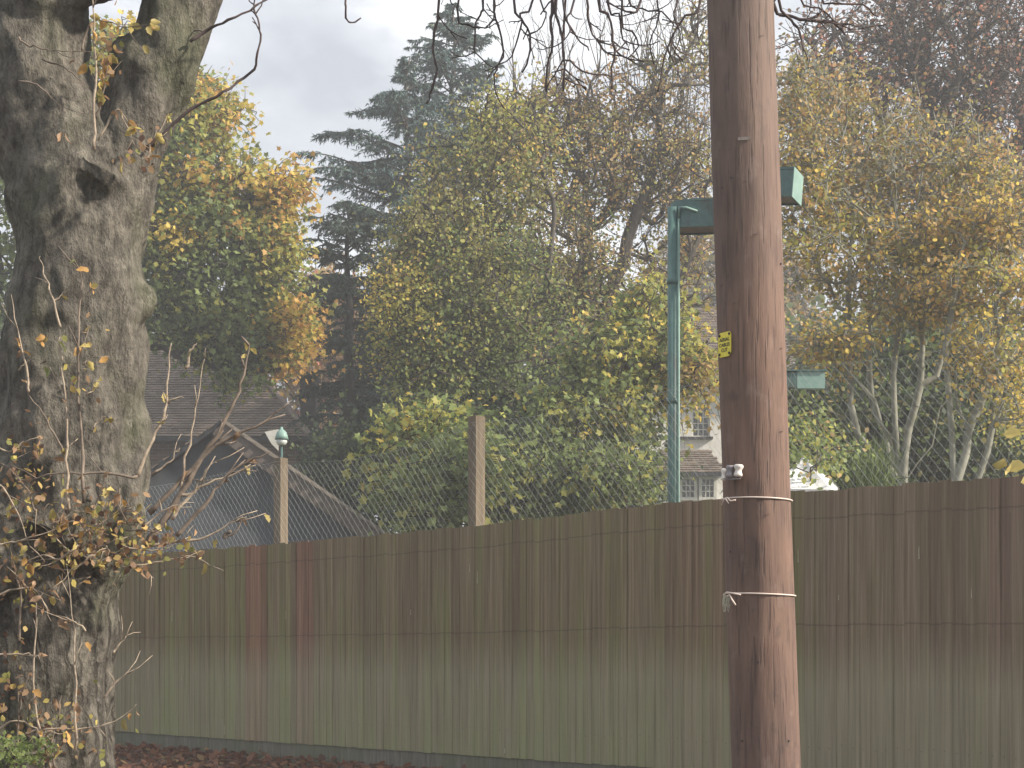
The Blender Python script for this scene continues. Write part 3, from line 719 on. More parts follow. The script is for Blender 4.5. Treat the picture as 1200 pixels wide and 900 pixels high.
# garage with its gable towards the road
YG_ = 25.0
def gp(px, py, dy=0): 
    v = at(px, py, YG_); v.y += dy; return v
gar = tag(empty('garage', gp(262, 752)), 'dark-walled garage whose brown-boarded gable slopes down behind the netting', 'garage')
gar.location.z = 0
ap = gp(262, 496); bl = gp(66, 633); brp = gp(458, 633)
W = MB(); g1 = Vector((bl.x, YG_, 0)); g2 = Vector((brp.x, YG_, 0))
g1.x += .25; g2.x -= .25
W.prism([g1, g2, Vector((g2.x, YG_, brp.z + .1)), ap - Vector((0, 0, .05)), Vector((g1.x, YG_, bl.z + .1))], (0, 6, 0)); W.build('wall', M['slate_wall'], gar)
slR = (brp - ap).normalized(); slL = (bl - ap).normalized()
for sl, end, nm in ((slR, brp, 'r'), (slL, bl, 'l')):
    ln_ = (end - ap).length + .12
    nrm = Vector((-sl.z, 0, sl.x)) if sl.x > 0 else Vector((sl.z, 0, -sl.x))
    if nrm.z < 0: nrm = -nrm
    if nm == 'l':      # only the roof edge shows on the side hidden by the street tree
        F_ = MB(); F_.prism([ap - nrm * .05, ap + nrm * .02, ap + sl * ln_ + nrm * .02, ap + sl * ln_ - nrm * .05], (0, .05, 0)); o_ = F_.build('roof_edge', M['dark_trim'], gar); o_.location.y = -.22
    else:
        F_ = MB(); F_.prism([ap - nrm * .22, ap + nrm * .0, ap + sl * ln_, ap + sl * ln_ - nrm * .22], (0, .03, 0))
        o_ = F_.build('bargeboard', M['barge'], gar); o_.location.y = -.22
        F_ = MB(); F_.prism([ap + nrm * .001, ap + nrm * .055, ap + sl * (ln_ + .05) + nrm * .055, ap + sl * (ln_ + .05) + nrm * .001], (0, .05, 0))
        o_ = F_.build('verge_trim', M['barge_trim'], gar); o_.location.y = -.245
    F_ = MB(); F_.prism([ap - nrm * .03, ap + nrm * .0, ap + sl * ln_, ap + sl * ln_ - nrm * .03], (0, 6.3, 0))
    o_ = F_.build('roof', M['barge'], gar); o_.location.y = -.19
    T = MB(); roof_tiles(T, ap + sl * ln_ + Vector((0, -.19, 0)) + nrm * .003, Vector((0, 1, 0)), -sl, nrm, 37, int(ln_ / .1), .165, .1, prng)
    o_ = T.build('roof_tiles', M['tile'], gar); o_['kind'] = 'stuff'

# brown-roofed house behind it
YH = 38.0
def hp(px, py, dy=0):
    v = at(px, py, YH); v.y += dy; return v
hs = tag(empty('brick_house', (hp(200, 752).x, YH, 0)), 'brick house with a long brown tiled roof behind the garage', 'house')
x0, x1 = hp(20, 0).x, hp(365, 0).x; ez = hp(0, 500).z; rz_ = hp(0, 385).z; run = (rz_ - ez) * 1.15
W = MB(); W.box((x0 + .3, YH, 0), (x1 - .12, YH + 2 * run, ez - .02)); W.build('mortar_wall', M['mortar'], hs)
Bk = MB(); rows = int(ez / .075)
for j in range(rows):
    for i in range(int((x1 - .12 - x0 - .3) / .235)):
        bx = x1 - .125 - (i + 1) * .235 + (0.11 if j % 2 else 0) * (1 if i else 0)
        if j * .075 < 2.6: continue
        Bk.box((bx + .01, YH - .012, j * .075 + .008), (bx + .235, YH - .001, j * .075 + .073))
o_ = Bk.build('bricks', M['brick'], hs); o_['kind'] = 'stuff'
up_ = Vector((0, run + .3, (rz_ - ez) * (run + .3) / run)); Lr = up_.length; uv = up_.normalized(); nv = Vector((0, -uv.z, uv.y))
O_ = Vector((x0, YH - .3, ez - .3 * (rz_ - ez) / run)); hipx = .8 * run
D = MB()
D.add([O_, O_ + Vector((x1 - x0, 0, 0)), O_ + Vector((x1 - x0 - hipx, 0, 0)) + up_, O_ + up_ , O_ + Vector((0, 2 * run + .6, 0)), O_ + Vector((x1 - x0, 2 * run + .6, 0))],
      [(0, 1, 2, 3), (1, 5, 2), (5, 4, 3, 2), (4, 0, 3), (0, 4, 5, 1)])
D.build('roof', M['barge'], hs)
T = MB(); roof_tiles(T, O_ + nv * .003, Vector((1, 0, 0)), uv, nv, int((x1 - x0) / .165), int(Lr / .1), .165, .1, prng,
           clip=lambda u, v: u < (x1 - x0) - hipx * v / Lr and u > 0)
o_ = T.build('roof_tiles', M['tile'], hs); o_['kind'] = 'stuff'
T = MB(); ca, cb = hp(351, 0).x, hp(369, 0).x; T.box((ca, YH + .1, 1.5), (cb, YH + .8, hp(0, 443).z)); T.box((ca - .04, YH + .06, hp(0, 443).z + .002), (cb + .04, YH + .84, hp(0, 438).z)); ch = T.build('chimney', M['dark_brick'], hs)
T = MB(); T.lathe([(.10, 0), (.09, .25), (.11, .28)], Matrix.Translation(((ca + cb) / 2, YH + .45, hp(0, 438).z + .002)), 12); T.build('chimney_pot', M['tile_red'], ch)
T = MB(); T.tube([O_ + Vector((x1 - x0, 0, .03)), O_ + Vector((x1 - x0 - hipx, 0, .05)) + up_], .07, 8); T.build('hip_ridge', M['tile_red'], hs)
T = MB(); T.box((x0, YH - .38, O_.z - .10), (x1 + .05, YH - .27, O_.z - .01)); T.build('gutter', M['dark_trim'], hs)
T = MB(); T.tube([(x1 - .1, YH - .06, 0), (x1 - .1, YH - .06, O_.z - .05)], .05, 8); T.build('downpipe', M['dark_trim'], hs)

# white house on the right
YW = 40.0
def wp(px, py, dy=0):
    v = at(px, py, YW); v.y += dy; return v
wh = tag(empty('white_house', (wp(790, 0).x, YW, 0)), 'white rendered house with a small tiled bay roof glimpsed left of the utility pole', 'house')
xa, xb = wp(690, 0).x, wp(915, 0).x; ze = wp(0, 440).z; zr = wp(0, 372).z
wx0, wx1, wz0, wz1 = wp(811, 0).x, wp(832, 0).x, wp(0, 512).z, wp(0, 472).z
W = MB()
W.box((xa, YW, 0), (wx0, YW + 7, ze)); W.box((wx1, YW, 0), (xb, YW + 7, ze))
W.box((wx0, YW, 0), (wx1, YW + 7, wz0)); W.box((wx0, YW, wz1), (wx1, YW + 7, ze)); W.build('wall', M['white_render'], wh)
def casement(x0, x1, z0, z1, y, nlx, nlz, par, fr=.05):
    """window > frame, pane, sill; leaded lights as bars"""
    o = MB(); o.box((x0, y, z0), (x0 + fr, y + .07, z1)); o.box((x1 - fr, y, z0), (x1, y + .07, z1))
    o.box((x0 + fr, y, z0), (x1 - fr, y + .07, z0 + fr)); o.box((x0 + fr, y, z1 - fr), (x1 - fr, y + .07, z1))
    wn = o.build('window', M['window_frame'], par)
    g = MB(); g.box((x0 + fr, y + .04, z0 + fr), (x1 - fr, y + .05, z1 - fr)); g.build('pane', M['glass'], wn)
    g = MB()
    for i in range(1, nlx):
        x = x0 + fr + (x1 - x0 - 2 * fr) * i / nlx; g.box((x - .011, y + .028, z0 + fr), (x + .011, y + .039, z1 - fr))
    for i in range(1, nlz):
        z = z0 + fr + (z1 - z0 - 2 * fr) * i / nlz; g.box((x0 + fr, y + .024, z - .011), (x1 - fr, y + .0275, z + .011))
    g.build('glazing_bars', M['window_frame'], wn)
    return wn
casement(wx0, wx1, wz0, wz1, YW + .06, 3, 5, wh, .035)
s_ = MB(); s_.box((wp(795, 0).x, YW - .10, wz0 - .06), (wx1 + .06, YW - .002, wz0 - .003)); s_.build('sill', M['dark_trim'], wh)
# bay: wall, windows, hipped lean-to roof
bx0, bx1, bz = wp(770, 0).x, wp(842, 0).x, wp(0, 559).z; bt = wp(0, 527).z; yb = YW - .9
W = MB(); W.box((bx0, yb + .02, 0), (bx1, YW - .003, wp(0, 590).z)); W.box((bx0, yb + .12, wp(0, 590).z + .002), (bx1, YW - .003, bz - .05)); W.build('bay_wall', M['white_render'], wh)
k0 = [772, 795, 818, 841]
for a_, b_ in zip(k0[:-1], k0[1:]):
    sc = (YW - .9) / YW
    casement(wp(a_ + 1, 0).x * sc + .0, wp(b_ - 1, 0).x * sc, wp(0, 590).z + .004, bz - .07, yb, 3, 3, wh, .07)
tl = wp(776, 527); trr = wp(830, 527); fl = Vector((wp(762, 0).x, yb - .12, bz)); fr_ = Vector((wp(846, 0).x, yb - .12, bz))
tl.y = trr.y = YW - .004
R_ = MB(); bk_r = Vector((fr_.x, YW - .004, bz)); bk_l = Vector((fl.x, YW - .004, bz))
R_.add([fl, fr_, trr, tl, bk_r, bk_l], [(0, 1, 2, 3), (1, 4, 2), (5, 0, 3), (0, 5, 4, 1), (5, 3, 2, 4)]); R_.build('bay_roof', M['barge'], wh)
uv2 = (Vector((0, YW, tl.z)) - Vector((0, yb - .12, bz))); L2 = uv2.length; uv2.normalize(); nv2 = Vector((0, -uv2.z, uv2.y))
T = MB(); roof_tiles(T, fl + nv2 * .003, Vector((1, 0, 0)), uv2, nv2, int((fr_.x - fl.x) / .17), int(L2 / .115), .17, .115, prng,
                     clip=lambda u, v: u > (tl.x - fl.x) * v / L2 and u < (fr_.x - fl.x) - (fr_.x - trr.x) * v / L2)
o_ = T.build('bay_roof_tiles', M['tile'], wh); o_['kind'] = 'stuff'
T = MB(); T.box((fl.x - .03, yb - .22, bz - .09), (fr_.x + .03, yb - .11, bz - .004)); T.build('gutter', M['dark_trim'], wh)
D = MB(); ov = .35
r0 = Vector((xa - ov, YW - .4, ze - .1)); 
D.add([r0, Vector((xb + ov, r0.y, r0.z)), Vector((xb + ov, YW + 3.5, zr + .9)), Vector((xa - ov, YW + 3.5, zr + .9)), Vector((xa - ov, YW + 7.4, r0.z)), Vector((xb + ov, YW + 7.4, r0.z))],
      [(0, 1, 2, 3), (3, 2, 5, 4), (0, 4, 5, 1), (0, 3, 4), (1, 5, 2)]); D.build('roof', M['barge'], wh)
uv3 = Vector((0, 3.9, zr + .9 - r0.z)); L3 = uv3.length; uv3.normalize(); nv3 = Vector((0, -uv3.z, uv3.y))
T = MB(); roof_tiles(T, r0 + nv3 * .003, Vector((1, 0, 0)), uv3, nv3, int((xb - xa + 2 * ov) / .17), int(L3 / .115), .17, .115, prng)
o_ = T.build('roof_tiles', M['tile_red'], wh); o_['kind'] = 'stuff'

# white tent beyond the fence, right of the pole
YT = 15.2
tn = tag(empty('tent', (at(945, 0, YT).x, YT, 0)), 'white canvas tent top peeking over the fence right of the utility pole', 'tent')
ax = at(940, 536, YT); ax2 = at(950, 540, YT + .9)
c_ = [at(905, 572, YT - .4), at(974, 574, YT - .5), at(984, 570, YT + 1.2), at(912, 566, YT + 1.2)]
R_ = MB()
def sag_tri(a, b_, t):     # canvas sags between the peak and the eaves
    n_ = 6; V = []; F = []
    for i in range(n_ + 1):
        for j in range(n_ + 1):
            e_ = a.lerp(b_, j / n_); p = t.lerp(e_, i / n_); p = p - Vector((0, 0, .05 * math.sin(PI * i / n_))) * math.sin(PI * j / n_); V.append(p)
    for i in range(n_):
        for j in range(n_): F.append((i * 7 + j, i * 7 + j + 1, (i + 1) * 7 + j + 1, (i + 1) * 7 + j))
    R_.add(V, F)
sag_tri(c_[0], c_[1], ax); sag_tri(c_[2], c_[3], ax2)
for a, b_, t1, t2 in ((c_[1], c_[2], ax2, ax), (c_[3], c_[0], ax, ax2)):
    R_.add([a, b_, t1, t2, ], [(0, 1, 2, 3)])
R_.build('canopy', M['canvas'], tn, True)
for i in range(4):
    a, b_ = c_[i], c_[(i + 1) % 4]
    p = MB(); p.prism([a, b_, b_ - Vector((0, 0, .22)), a - Vector((0, 0, .22))], (0, .004, 0) if i % 2 == 0 else (.004, 0, 0)); p.build('valance', M['canvas'], tn)
    p = MB(); p.tube([Vector((a.x, a.y, 0)), a], .02, 8); p.build('pole', M['galv'], tn)

# ---------------------------------------------------------------- boarded fence
def s_at_px(px): 
    Y = 1 / (.073 + 3.65e-5 * (px - 600)); return (px - 600) / FPX * Y * math.sqrt(2)
tops = [(-200, .84), (225, .90), (340, .915), (455, .935), (557, .955), (700, 1.0), (788, 1.02), (930, 1.035), (1060, 1.025), (1200, 1.025), (1500, 1.02)]
ts_ = [s_at_px(a) for a, _ in tops]; tz_ = [EYE + z for _, z in tops]
def fpos(s, back=0.0):      # point on the fence line; back = metres behind the face
    return Vector((s / math.sqrt(2) + back * .7071, 13.7 - s / math.sqrt(2) + back * .7071, 0))
fence = tag(empty('board_fence', fpos(-3)), 'long brown and mossy green featheredge board fence across the photo', 'fence')
RZ = -PI / 4
variants = []
for vi in range(6):
    r_ = random.Random(50 + vi); nz = 7; V = []; F = []
    for j in range(nz):
        z = j / (nz - 1); e0 = r_.uniform(-.003, .003); tw = r_.uniform(-.002, .002)
        V += [(0 + e0, -.004 + tw, z), (.100 + e0, -.010 + tw, z), (.104 + e0, -.007 + tw, z), (.104 + e0, -.002, z), (0 + e0, .004, z)]
    for j in range(nz - 1):
        b0 = j * 5; F += [(b0 + k, b0 + (k + 1) % 5, b0 + 5 + (k + 1) % 5, b0 + 5 + k) for k in range(5)]
    F += [(4, 3, 2, 1, 0), tuple(b0 + 5 + k for k in range(5))]
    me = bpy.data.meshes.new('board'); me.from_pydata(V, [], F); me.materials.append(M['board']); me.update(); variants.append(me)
GB = .165     # height of the boards' lower end above the ground (gravel board below)
s = s_at_px(-60); pitch = .088; r_ = random.Random(4); first = s; nb = 0
reds = [(284, 309, (1.15, .80, .88)), (344, 362, (1.1, .83, .90)), (770, 840, (1.05, .94, 1.0)), (950, 1120, (1.0, .98, 1.0)), (1150, 1260, (1.03, .95, 1.03))]
while s < s_at_px(1290):
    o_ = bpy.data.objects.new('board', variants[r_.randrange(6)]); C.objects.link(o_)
    o_.parent = fence
    ht = float(np.interp(s, ts_, tz_)); p = fpos(s)
    o_.location = (p.x - fence.location.x, p.y - fence.location.y, GB + r_.uniform(-.004, .004))
    o_.rotation_euler = (r_.uniform(-.002, .002), r_.uniform(-.003, .003), RZ + r_.uniform(-.01, .01))
    o_.scale = (1, 1, ht - GB + r_.uniform(-.009, .007))
    px = 600 + FPX * p.x / p.y; c = [1, 1, 1]; alg = 1.0
    for a, b_, cc in reds:
        if a <= px <= b_: c = list(cc); alg = .35 if px < 400 else .6
    if 140 < px < 284: c = [.95, .95, .9]
    if 600 < px < 720: alg = 1.25
    if px > 930: c = [c[0] * 1.0, c[1] * .98, c[2] * 1.08]; alg *= .5
    q = r_.uniform(.93, 1.07); o_.color = (c[0] * q, c[1] * q * r_.uniform(.98, 1.02), c[2] * q, alg * r_.uniform(.55, 1.35))
    s += pitch * r_.uniform(.86, 1.12); nb += 1
last_s = s
g = MB(); rn = random.Random(12); sp = MB()
for o_ in [c_ for c_ in fence.children if c_.name.startswith('board')]:
    q0 = Vector(fence.location) + Vector(o_.location); H_ = o_.scale[2]; ux_ = Vector((.7071, -.7071, 0)); nf_ = Vector((-.7071, -.7071, 0))
    for fz in (.115, .535, .905):
        p = q0 + ux_ * .052 + nf_ * .0095; p.z = GB + H_ * fz + rn.uniform(-.018, .018)
        a, b_ = ux_ * .0028, Vector((0, 0, .0028)); g.add([p + a + b_, p - a + b_, p - a - b_, p + a - b_, p + nf_ * .003], [(0, 1, 4), (1, 2, 4), (2, 3, 4), (3, 0, 4)])
    if rn.random() < .13:
        p = q0 + ux_ * rn.uniform(.02, .08) + nf_ * .010; p.z = GB + H_ * rn.choice([0.02, .3, .62, .75, .8]) ; ln_ = rn.uniform(.03, .11); w_ = rn.uniform(.002, .005)
        sp.prism([p, p + ux_ * w_, p + ux_ * w_ * .6 + Vector((0, 0, ln_)), p + ux_ * w_ * .1 + Vector((0, 0, ln_ * .8))], nf_ * .004)
o_ = g.build('nails', M['dark_trim'], fence); o_['kind'] = 'stuff'; o_ = sp.build('splinters', M['splinter'], fence); o_['kind'] = 'stuff'
# gravel boards, rails, posts, capping
bays = np.arange(first, last_s + 2.4, 2.4)
for a, b_ in zip(bays[:-1], bays[1:]):
    for nm, z0, z1, y0, y1, cc in (('gravel_board', -.03, .183, .0045, .019, None), ('rail', .40, .46, .02, .075, None), ('rail', 1.12, 1.18, .02, .075, None), ('rail', 1.80, 1.86, .02, .075, None)):
        g = MB(); g.box((0, y0, z0), (b_ - a - .004, y1, z1))
        o_ = link(nm, g.mesh(nm, M['gravel'] if 'gravel' in M and nm == 'gravel_board' else M['post_wood']), fence, False)
        p = fpos(a); o_.location = (p.x - fence.location.x, p.y - fence.location.y, 0); o_.rotation_euler = (0, 0, RZ)
    g = MB(); g.box((-.05, .08, 0), (.05, .18, 1.9)); o_ = link('post', g.mesh('post', M['post_wood']), fence, False)
    p = fpos(a); o_.location = (p.x - fence.location.x, p.y - fence.location.y, 0); o_.rotation_euler = (0, 0, RZ)
m, n, l, b, o = new_mat('damp_gravel_board')
g_ = n.new('ShaderNodeNewGeometry')
c = ramp(n, l, noise_node(n, l, 1, 6, .6, g_.outputs['Position'], (30, 30, 3)), [(.3, (.085, .08, .062)), (.7, (.19, .18, .145))])
c = mixc(n, l, ramp(n, l, noise_node(n, l, 1, 4, .5, g_.outputs['Position'], (3, 3, 3)), [(.4, (0, 0, 0)), (.6, (.6, .6, .6))]), c, (.11, .125, .07))
l.new(c, b.inputs['Base Color']); b.inputs['Roughness'].default_value = .9; M['gravel'] = m
for o_ in fence.children:
    if o_.name.startswith('gravel_board'): o_.data.materials[0] = m

# ---------------------------------------------------------------- wire netting above the fence
net = tag(empty('netting_fence', fpos(-2, .25)), 'tall grey wire netting on wooden posts rising behind the board fence', 'fence')
def post(px, top, w, hz):
    s0 = s_at_px(px); p = fpos(s0, .22); X, Yp = p.x, p.y
    # keep the photographed position for the point behind the fence line
    Yp = X = None
    k_ = (px - 600) / FPX; Yp = (13.7 + .22 * 1.4142) / (1 + k_); X = k_ * Yp
    z = EYE + (HOR - top) / FPX * Yp
    g = MB(); h_ = w / 2
    g.box((-h_, -h_, 0), (h_, h_, z)); o_ = link('post', g.mesh('post', M['post_wood']), net, False)
    bm = bmesh.new(); bm.from_mesh(o_.data); bmesh.ops.bevel(bm, geom=bm.edges[:], offset=.008, segments=1); bm.to_mesh(o_.data); bm.free()
    o_.location = (X - net.location.x, Yp - net.location.y, 0); o_.rotation_euler = (0, 0, RZ + hz)
    return Vector((X, Yp, z))
P1 = post(329, 537, .095, .1); P2 = post(558.5, 488, .10, -.05); P3 = post(872, 440, .10, 0); P0 = post(105, 575, .095, 0); P4 = post(1275, 400, .10, 0)
def netting(a, b_, za, zb, sag=.05, z0=1.72, p=.036):
    a = Vector((a.x, a.y, 0)) - Vector((.052, .052, 0)); b_ = Vector((b_.x, b_.y, 0)) - Vector((.052, .052, 0))
    Ln = (b_ - a).length; d = (b_ - a) / Ln; nu = int(Ln / p)
    rng = np.random.default_rng(int(Ln * 100))
    A = []; B = []
    def top(u): return za + (zb - za) * u / Ln - sag * math.sin(PI * u / Ln)
    nn = np.array([.7071, .7071, 0])
    bulge = lambda u, z: .03 * noise.noise(Vector((u * 1.1, z * 1.3, a.x))) 
    def pt(u, z):
        return np.array([a.x + d.x * u, a.y + d.y * u, z]) + nn * bulge(u, z) + np.array([d.x, d.y, 0]) * .02 * noise.noise(Vector((u * 2, z * 3, 7)))
    RR = []
    for i in range(nu):
        z = z0; k_ = 0; uu = i * p
        tz = top(uu)
        while z < tz:
            par_ = (k_ + i) % 2; u0 = (i + par_) * p + .25 * (z0 - z); z2 = min(z + p * 1.6, tz); u1 = (i + 1 - par_) * p + .25 * (z0 - z2); RR.append(.0006 if par_ == 0 else .0011)
            A.append(pt(u0, z)); B.append(pt(u1, z2)); z = z2; k_ += 1
            if z >= tz - 1e-4: break
    n0 = len(A); RR = RR + [.0013] * 23
    us = np.linspace(0, Ln, 24)
    for u0, u1 in zip(us[:-1], us[1:]): A.append(pt(u0, top(u0))); B.append(pt(u1, top(u1)))
    A = np.array(A); B = np.array(B); r = np.array(RR)
    V, F = frustums(A, B, r, r, 3)
    o_ = link('wire_netting', mesh_np('wire_netting', V, F, M['wire'], True), net); o_['kind'] = 'stuff'
netting(P0, P1, P0.z - .03, P1.z - .04); netting(P1, P2, P1.z - .04, P2.z - .10, .10); netting(P2, P3, P2.z - .06, P3.z + .02, .06); netting(P3, P4, P3.z + .02, P3.z + .02, .05)

# ---------------------------------------------------------------- green floodlight post
YP = 13.25
fp = tag(empty('floodlight_post', at(788, HOR, YP).xy.to_3d()), 'slim green floodlight post with a long box lamp head half behind the utility pole', 'lamp post', 'green floodlights')
x = at(788, 0, YP).x; zt = at(0, 240, YP).z
g = MB(); g.tube([(x, YP, 0), (x, YP, zt - .02)], .038, 16); g.build('pole', M['green_paint'], fp, True)
for py in (330, 470):
    g = MB(); z = at(0, py, YP).z; g.tube([(x, YP, z - .02), (x, YP, z + .02)], .045, 16); g.build('collar', M['green_paint'], fp, True)
g = MB(); g.tube([(x + .046, YP - .02, .02), (x + .046, YP - .02, zt - .10)], .010, 8); g.build('cable_conduit', M['green_paint_pale'], fp, True)
g = MB(); g.box((-.07, -.07, 0), (.07, .07, .012), Matrix.Translation((x, YP, 1.0))); 

def lamp_head(par, Aend, Bend, round_end=True, hh_=.215, dd_=.28):
    ux = (Bend - Aend).normalized(); Ll = (Bend - Aend).length
    dy = Vector((.08, .34, 0)); dy = (dy - ux * dy.dot(ux)).normalized(); dz = ux.cross(dy)
    if dz.z < 0: dz = -dz
    Mh = Matrix(((*ux, 0), (*dy, 0), (*dz, 0), (0, 0, 0, 1))).transposed(); Mh.translation = Aend
    pts = [(Ll, 0), (Ll, dd_)]; nr = 8
    if round_end:
        for i in range(nr + 1):
            a = PI / 2 * i / nr; pts.append((.16 - .16 * math.sin(a), dd_ - .14 + .14 * math.cos(a)))
        for i in range(nr): 
            a = PI / 2 * (i + 1) / nr; pts.append((.16 - .16 * math.cos(a), .14 - .14 * math.sin(a)))
    else: pts += [(0, dd_), (0, 0)]
    npt = len(pts); inner = [(min(max(a, .012), Ll - .012), min(max(b_, .012), dd_ - .012)) for a, b_ in pts]
    V = [Mh @ Vector((a, b_, 0)) for a, b_ in pts] + [Mh @ Vector((a, b_, -hh_)) for a, b_ in pts] + [Mh @ Vector((a, b_, -hh_)) for a, b_ in inner] + [Mh @ Vector((a, b_, -hh_ + .03)) for a, b_ in inner]
    F = [tuple(range(npt))[::-1]]
    for k_ in range(3): F += [(k_ * npt + i, k_ * npt + (i + 1) % npt, (k_ + 1) * npt + (i + 1) % npt, (k_ + 1) * npt + i) for i in range(npt)]
    g = MB(); g.add(V, F); hd = g.build('lamp_head', M['green_paint'], par)
    g = MB(); g.prism([Mh @ Vector((a, b_, -hh_ + .012)) for a, b_ in inner], dz * .006); g.build('lamp_lens', M['lamp_inner'], hd)
    g = MB(); g.box((Ll + .0015, -.004, -hh_ - .004), (Ll + .008, dd_ + .004, .004), Mh); g.build('end_plate', M['green_paint_pale'], hd)
    g = MB(); g.box((Ll * .62, -.0045, -hh_ + .01), (Ll * .62 + .010, -.0008, -.01), Mh); g.box((.17 if round_end else 0, -.006, -.012), (Ll, -.001, .005), Mh); g.build('seam', M['green_paint'], hd)
    return Mh
Mh = lamp_head(fp, at(784, 234, YP - .02), at(866, 231, YP - .12))
g = MB(); g.tube([Vector((x + .046, YP - .02, zt - .11)), Vector((x + .05, YP - .05, zt - .03)), Mh @ Vector((.14, -.012, -.07)), Mh @ Vector((.22, -.010, -.10))], .010, 8); g.build('cable_conduit', M['green_paint_pale'], fp, True)
YQ = 12.9
f3 = tag(empty('floodlight_post', at(884, HOR, YQ).xy.to_3d()), 'higher green box floodlight poking out right of the utility pole, beside the first lamp', 'lamp post', 'green floodlights')
lamp_head(f3, at(868, 198, YQ), at(930, 196, YQ - .16), False)
xq = at(884, 0, YQ).x; g = MB(); g.tube([(xq, YQ + .12, 0), (xq, YQ + .12, at(0, 232, YQ).z)], .038, 16); g.build('pole', M['green_paint'], f3, True)

# second lamp head further back, seen square on behind the netting
YL2 = 15.4
f2 = tag(empty('floodlight_post', at(906, HOR, YL2).xy.to_3d()), 'pale green rectangular floodlight box showing right of the utility pole behind the netting', 'lamp post', 'green floodlights')
a, b_ = at(916, 435, YL2), at(967, 455, YL2)
g = MB(); g.box((a.x + .14, YL2, b_.z), (b_.x, YL2 + .10, a.z)); g.build('lamp_face', M['green_paint_pale'], f2)
g = MB(); g.box((a.x, YL2 + .003, b_.z + .01), (a.x + .138, YL2 + .10, a.z - .01)); g.box((a.x, YL2 - .02, a.z + .001), (b_.x + .01, YL2 + .12, a.z + .012)); g.build('lamp_head', M['green_paint'], f2)
xp = at(906, 0, YL2).x
g = MB(); g.tube([(xp, YL2 + .15, 0), (xp, YL2 + .15, a.z - .1), (xp + .05, YL2 + .15, a.z - .03), (a.x + .03, YL2 + .15, a.z - .1)], .03, 10); g.build('pole', M['green_paint'], f2, True)

# green bell-shaped garden lamp behind the first netting post
YB = 19.0
bl_ = tag(empty('garden_lamp', at(327, HOR, YB).xy.to_3d()), 'small green bell lamp on a thin stalk above the left netting post', 'lamp')
c0 = at(330, 515, YB)
g = MB(); g.lathe([(.012, .14), (.02, .11), (.035, .10), (.055, .08), (.068, .04), (.078, .0), (.072, .0)], Matrix.Translation(c0), 18); g.build('lamp_shade', M['green_paint_pale'], bl_, True)
g = MB(); g.lathe([(.06, -.002), (.064, -.03), (.045, -.06), (.02, -.07)], Matrix.Translation(c0), 18); g.build('glass_bowl', M['glass_green'], bl_, True)
g = MB(); g.tube([(c0.x, YB, 0), (c0.x, YB, c0.z - .07)], .012, 8); g.build('stalk', M['green_paint'], bl_, True)
g = MB(); q = at(322, 508, YB + .15); g.prism([at(310, 506, YB + .15), at(326, 503, YB + .15), at(326, 528, YB + .15), at(318, 520, YB + .15)], (0, .02, 0)); g.build('white_bracket', M['window_frame'], bl_)

# ---------------------------------------------------------------- utility pole
YU = 7.0
up0, up1 = at(898, 900, YU), at(867, 0, YU)
axd = (up1 - up0).normalized(); 
def pax(z): 
    t = (z - up0.z) / (up1.z - up0.z); return up0 + (up1 - up0) * t
pole = tag(empty('utility_pole', pax(0)), 'thick reddish brown wooden utility pole with two wire bands and a yellow plate', 'utility pole')
def pr(z): return .1365 + (.1395 - .1365) * (3.7 - z) / 3.2
nz, na = 150, 72; V = []; F = []
for j in range(nz + 1):
    z = -.1 + 6.6 * j / nz; c = pax(z); 
    for k in range(na):
        a = 2 * PI * k / na
        n1_ = noise.noise(Vector((math.cos(a) * 2.2, math.sin(a) * 2.2, z * .9))); n2_ = noise.noise(Vector((math.cos(a) * 9, math.sin(a) * 9, z * 1.6 + 5)))
        n3_ = noise.noise(Vector((math.cos(a) * 28, math.sin(a) * 28, z * 2.0 + 9)))
        r = pr(z) + .0035 * n1_ + .0016 * n2_ - .004 * max(0, n3_ - .28)
        V.append(c + Vector((math.cos(a), math.sin(a), 0)) * r)
F = [(j * na + k, j * na + (k + 1) % na, (j + 1) * na + (k + 1) % na, (j + 1) * na + k) for j in range(nz) for k in range(na)]
me = mesh_np('shaft', V, F, M['pole'], True); link('shaft', me, pole)
cz = pax(6.5); g = MB(); g.lathe([(.15, 0), (.15, .02), (.05, .07)], Matrix.Translation(cz), 24); g.build('pole_cap', M['galv'], pole)

def onpole(z, ang, out=0.0):
    """ang 0 faces the camera, negative to the left"""
    c = pax(z); r = pr(z) + out
    base = math.atan2(-c.y, -c.x)
    a = base - ang   # looking from the camera, left is clockwise from above negative
    return c + Vector((math.cos(a), math.sin(a), 0)) * r, Vector((math.cos(a), math.sin(a), 0))
# yellow warning plate
zc = at(0, 407.5, YU).z
pc, nn = onpole(zc, math.radians(50), .003)
pc2, nn2 = onpole(zc, math.radians(-50), .003)
if pc2.x < pc.x: pc, nn = pc2, nn2
LEFT = 1 if nn is not nn2 else -1
tx = Vector((0, 0, 1)).cross(nn).normalized()      # sign's own right, seen from outside
Ms = Matrix(((*tx, 0), (0, 0, 1, 0), (*nn, 0), (0, 0, 0, 1))).transposed(); Ms.translation = pc
ww, hg = .080, .100
sg = MB(); pl_ = [(-ww / 2 + .012, -hg / 2), (ww / 2 - .012, -hg / 2), (ww / 2, -hg / 2 + .014), (ww / 2, hg / 2 - .010), (ww / 2 - .010, hg / 2), (-ww / 2 + .012, hg / 2), (-ww / 2, hg / 2 - .014), (-ww / 2, -hg / 2 + .014)]
nx_ = 1
sg.prism([Ms @ Vector((a, b_, .0)) for a, b_ in pl_], nn * .0025); plate = sg.build('warning_plate', M['yellow'], pole)
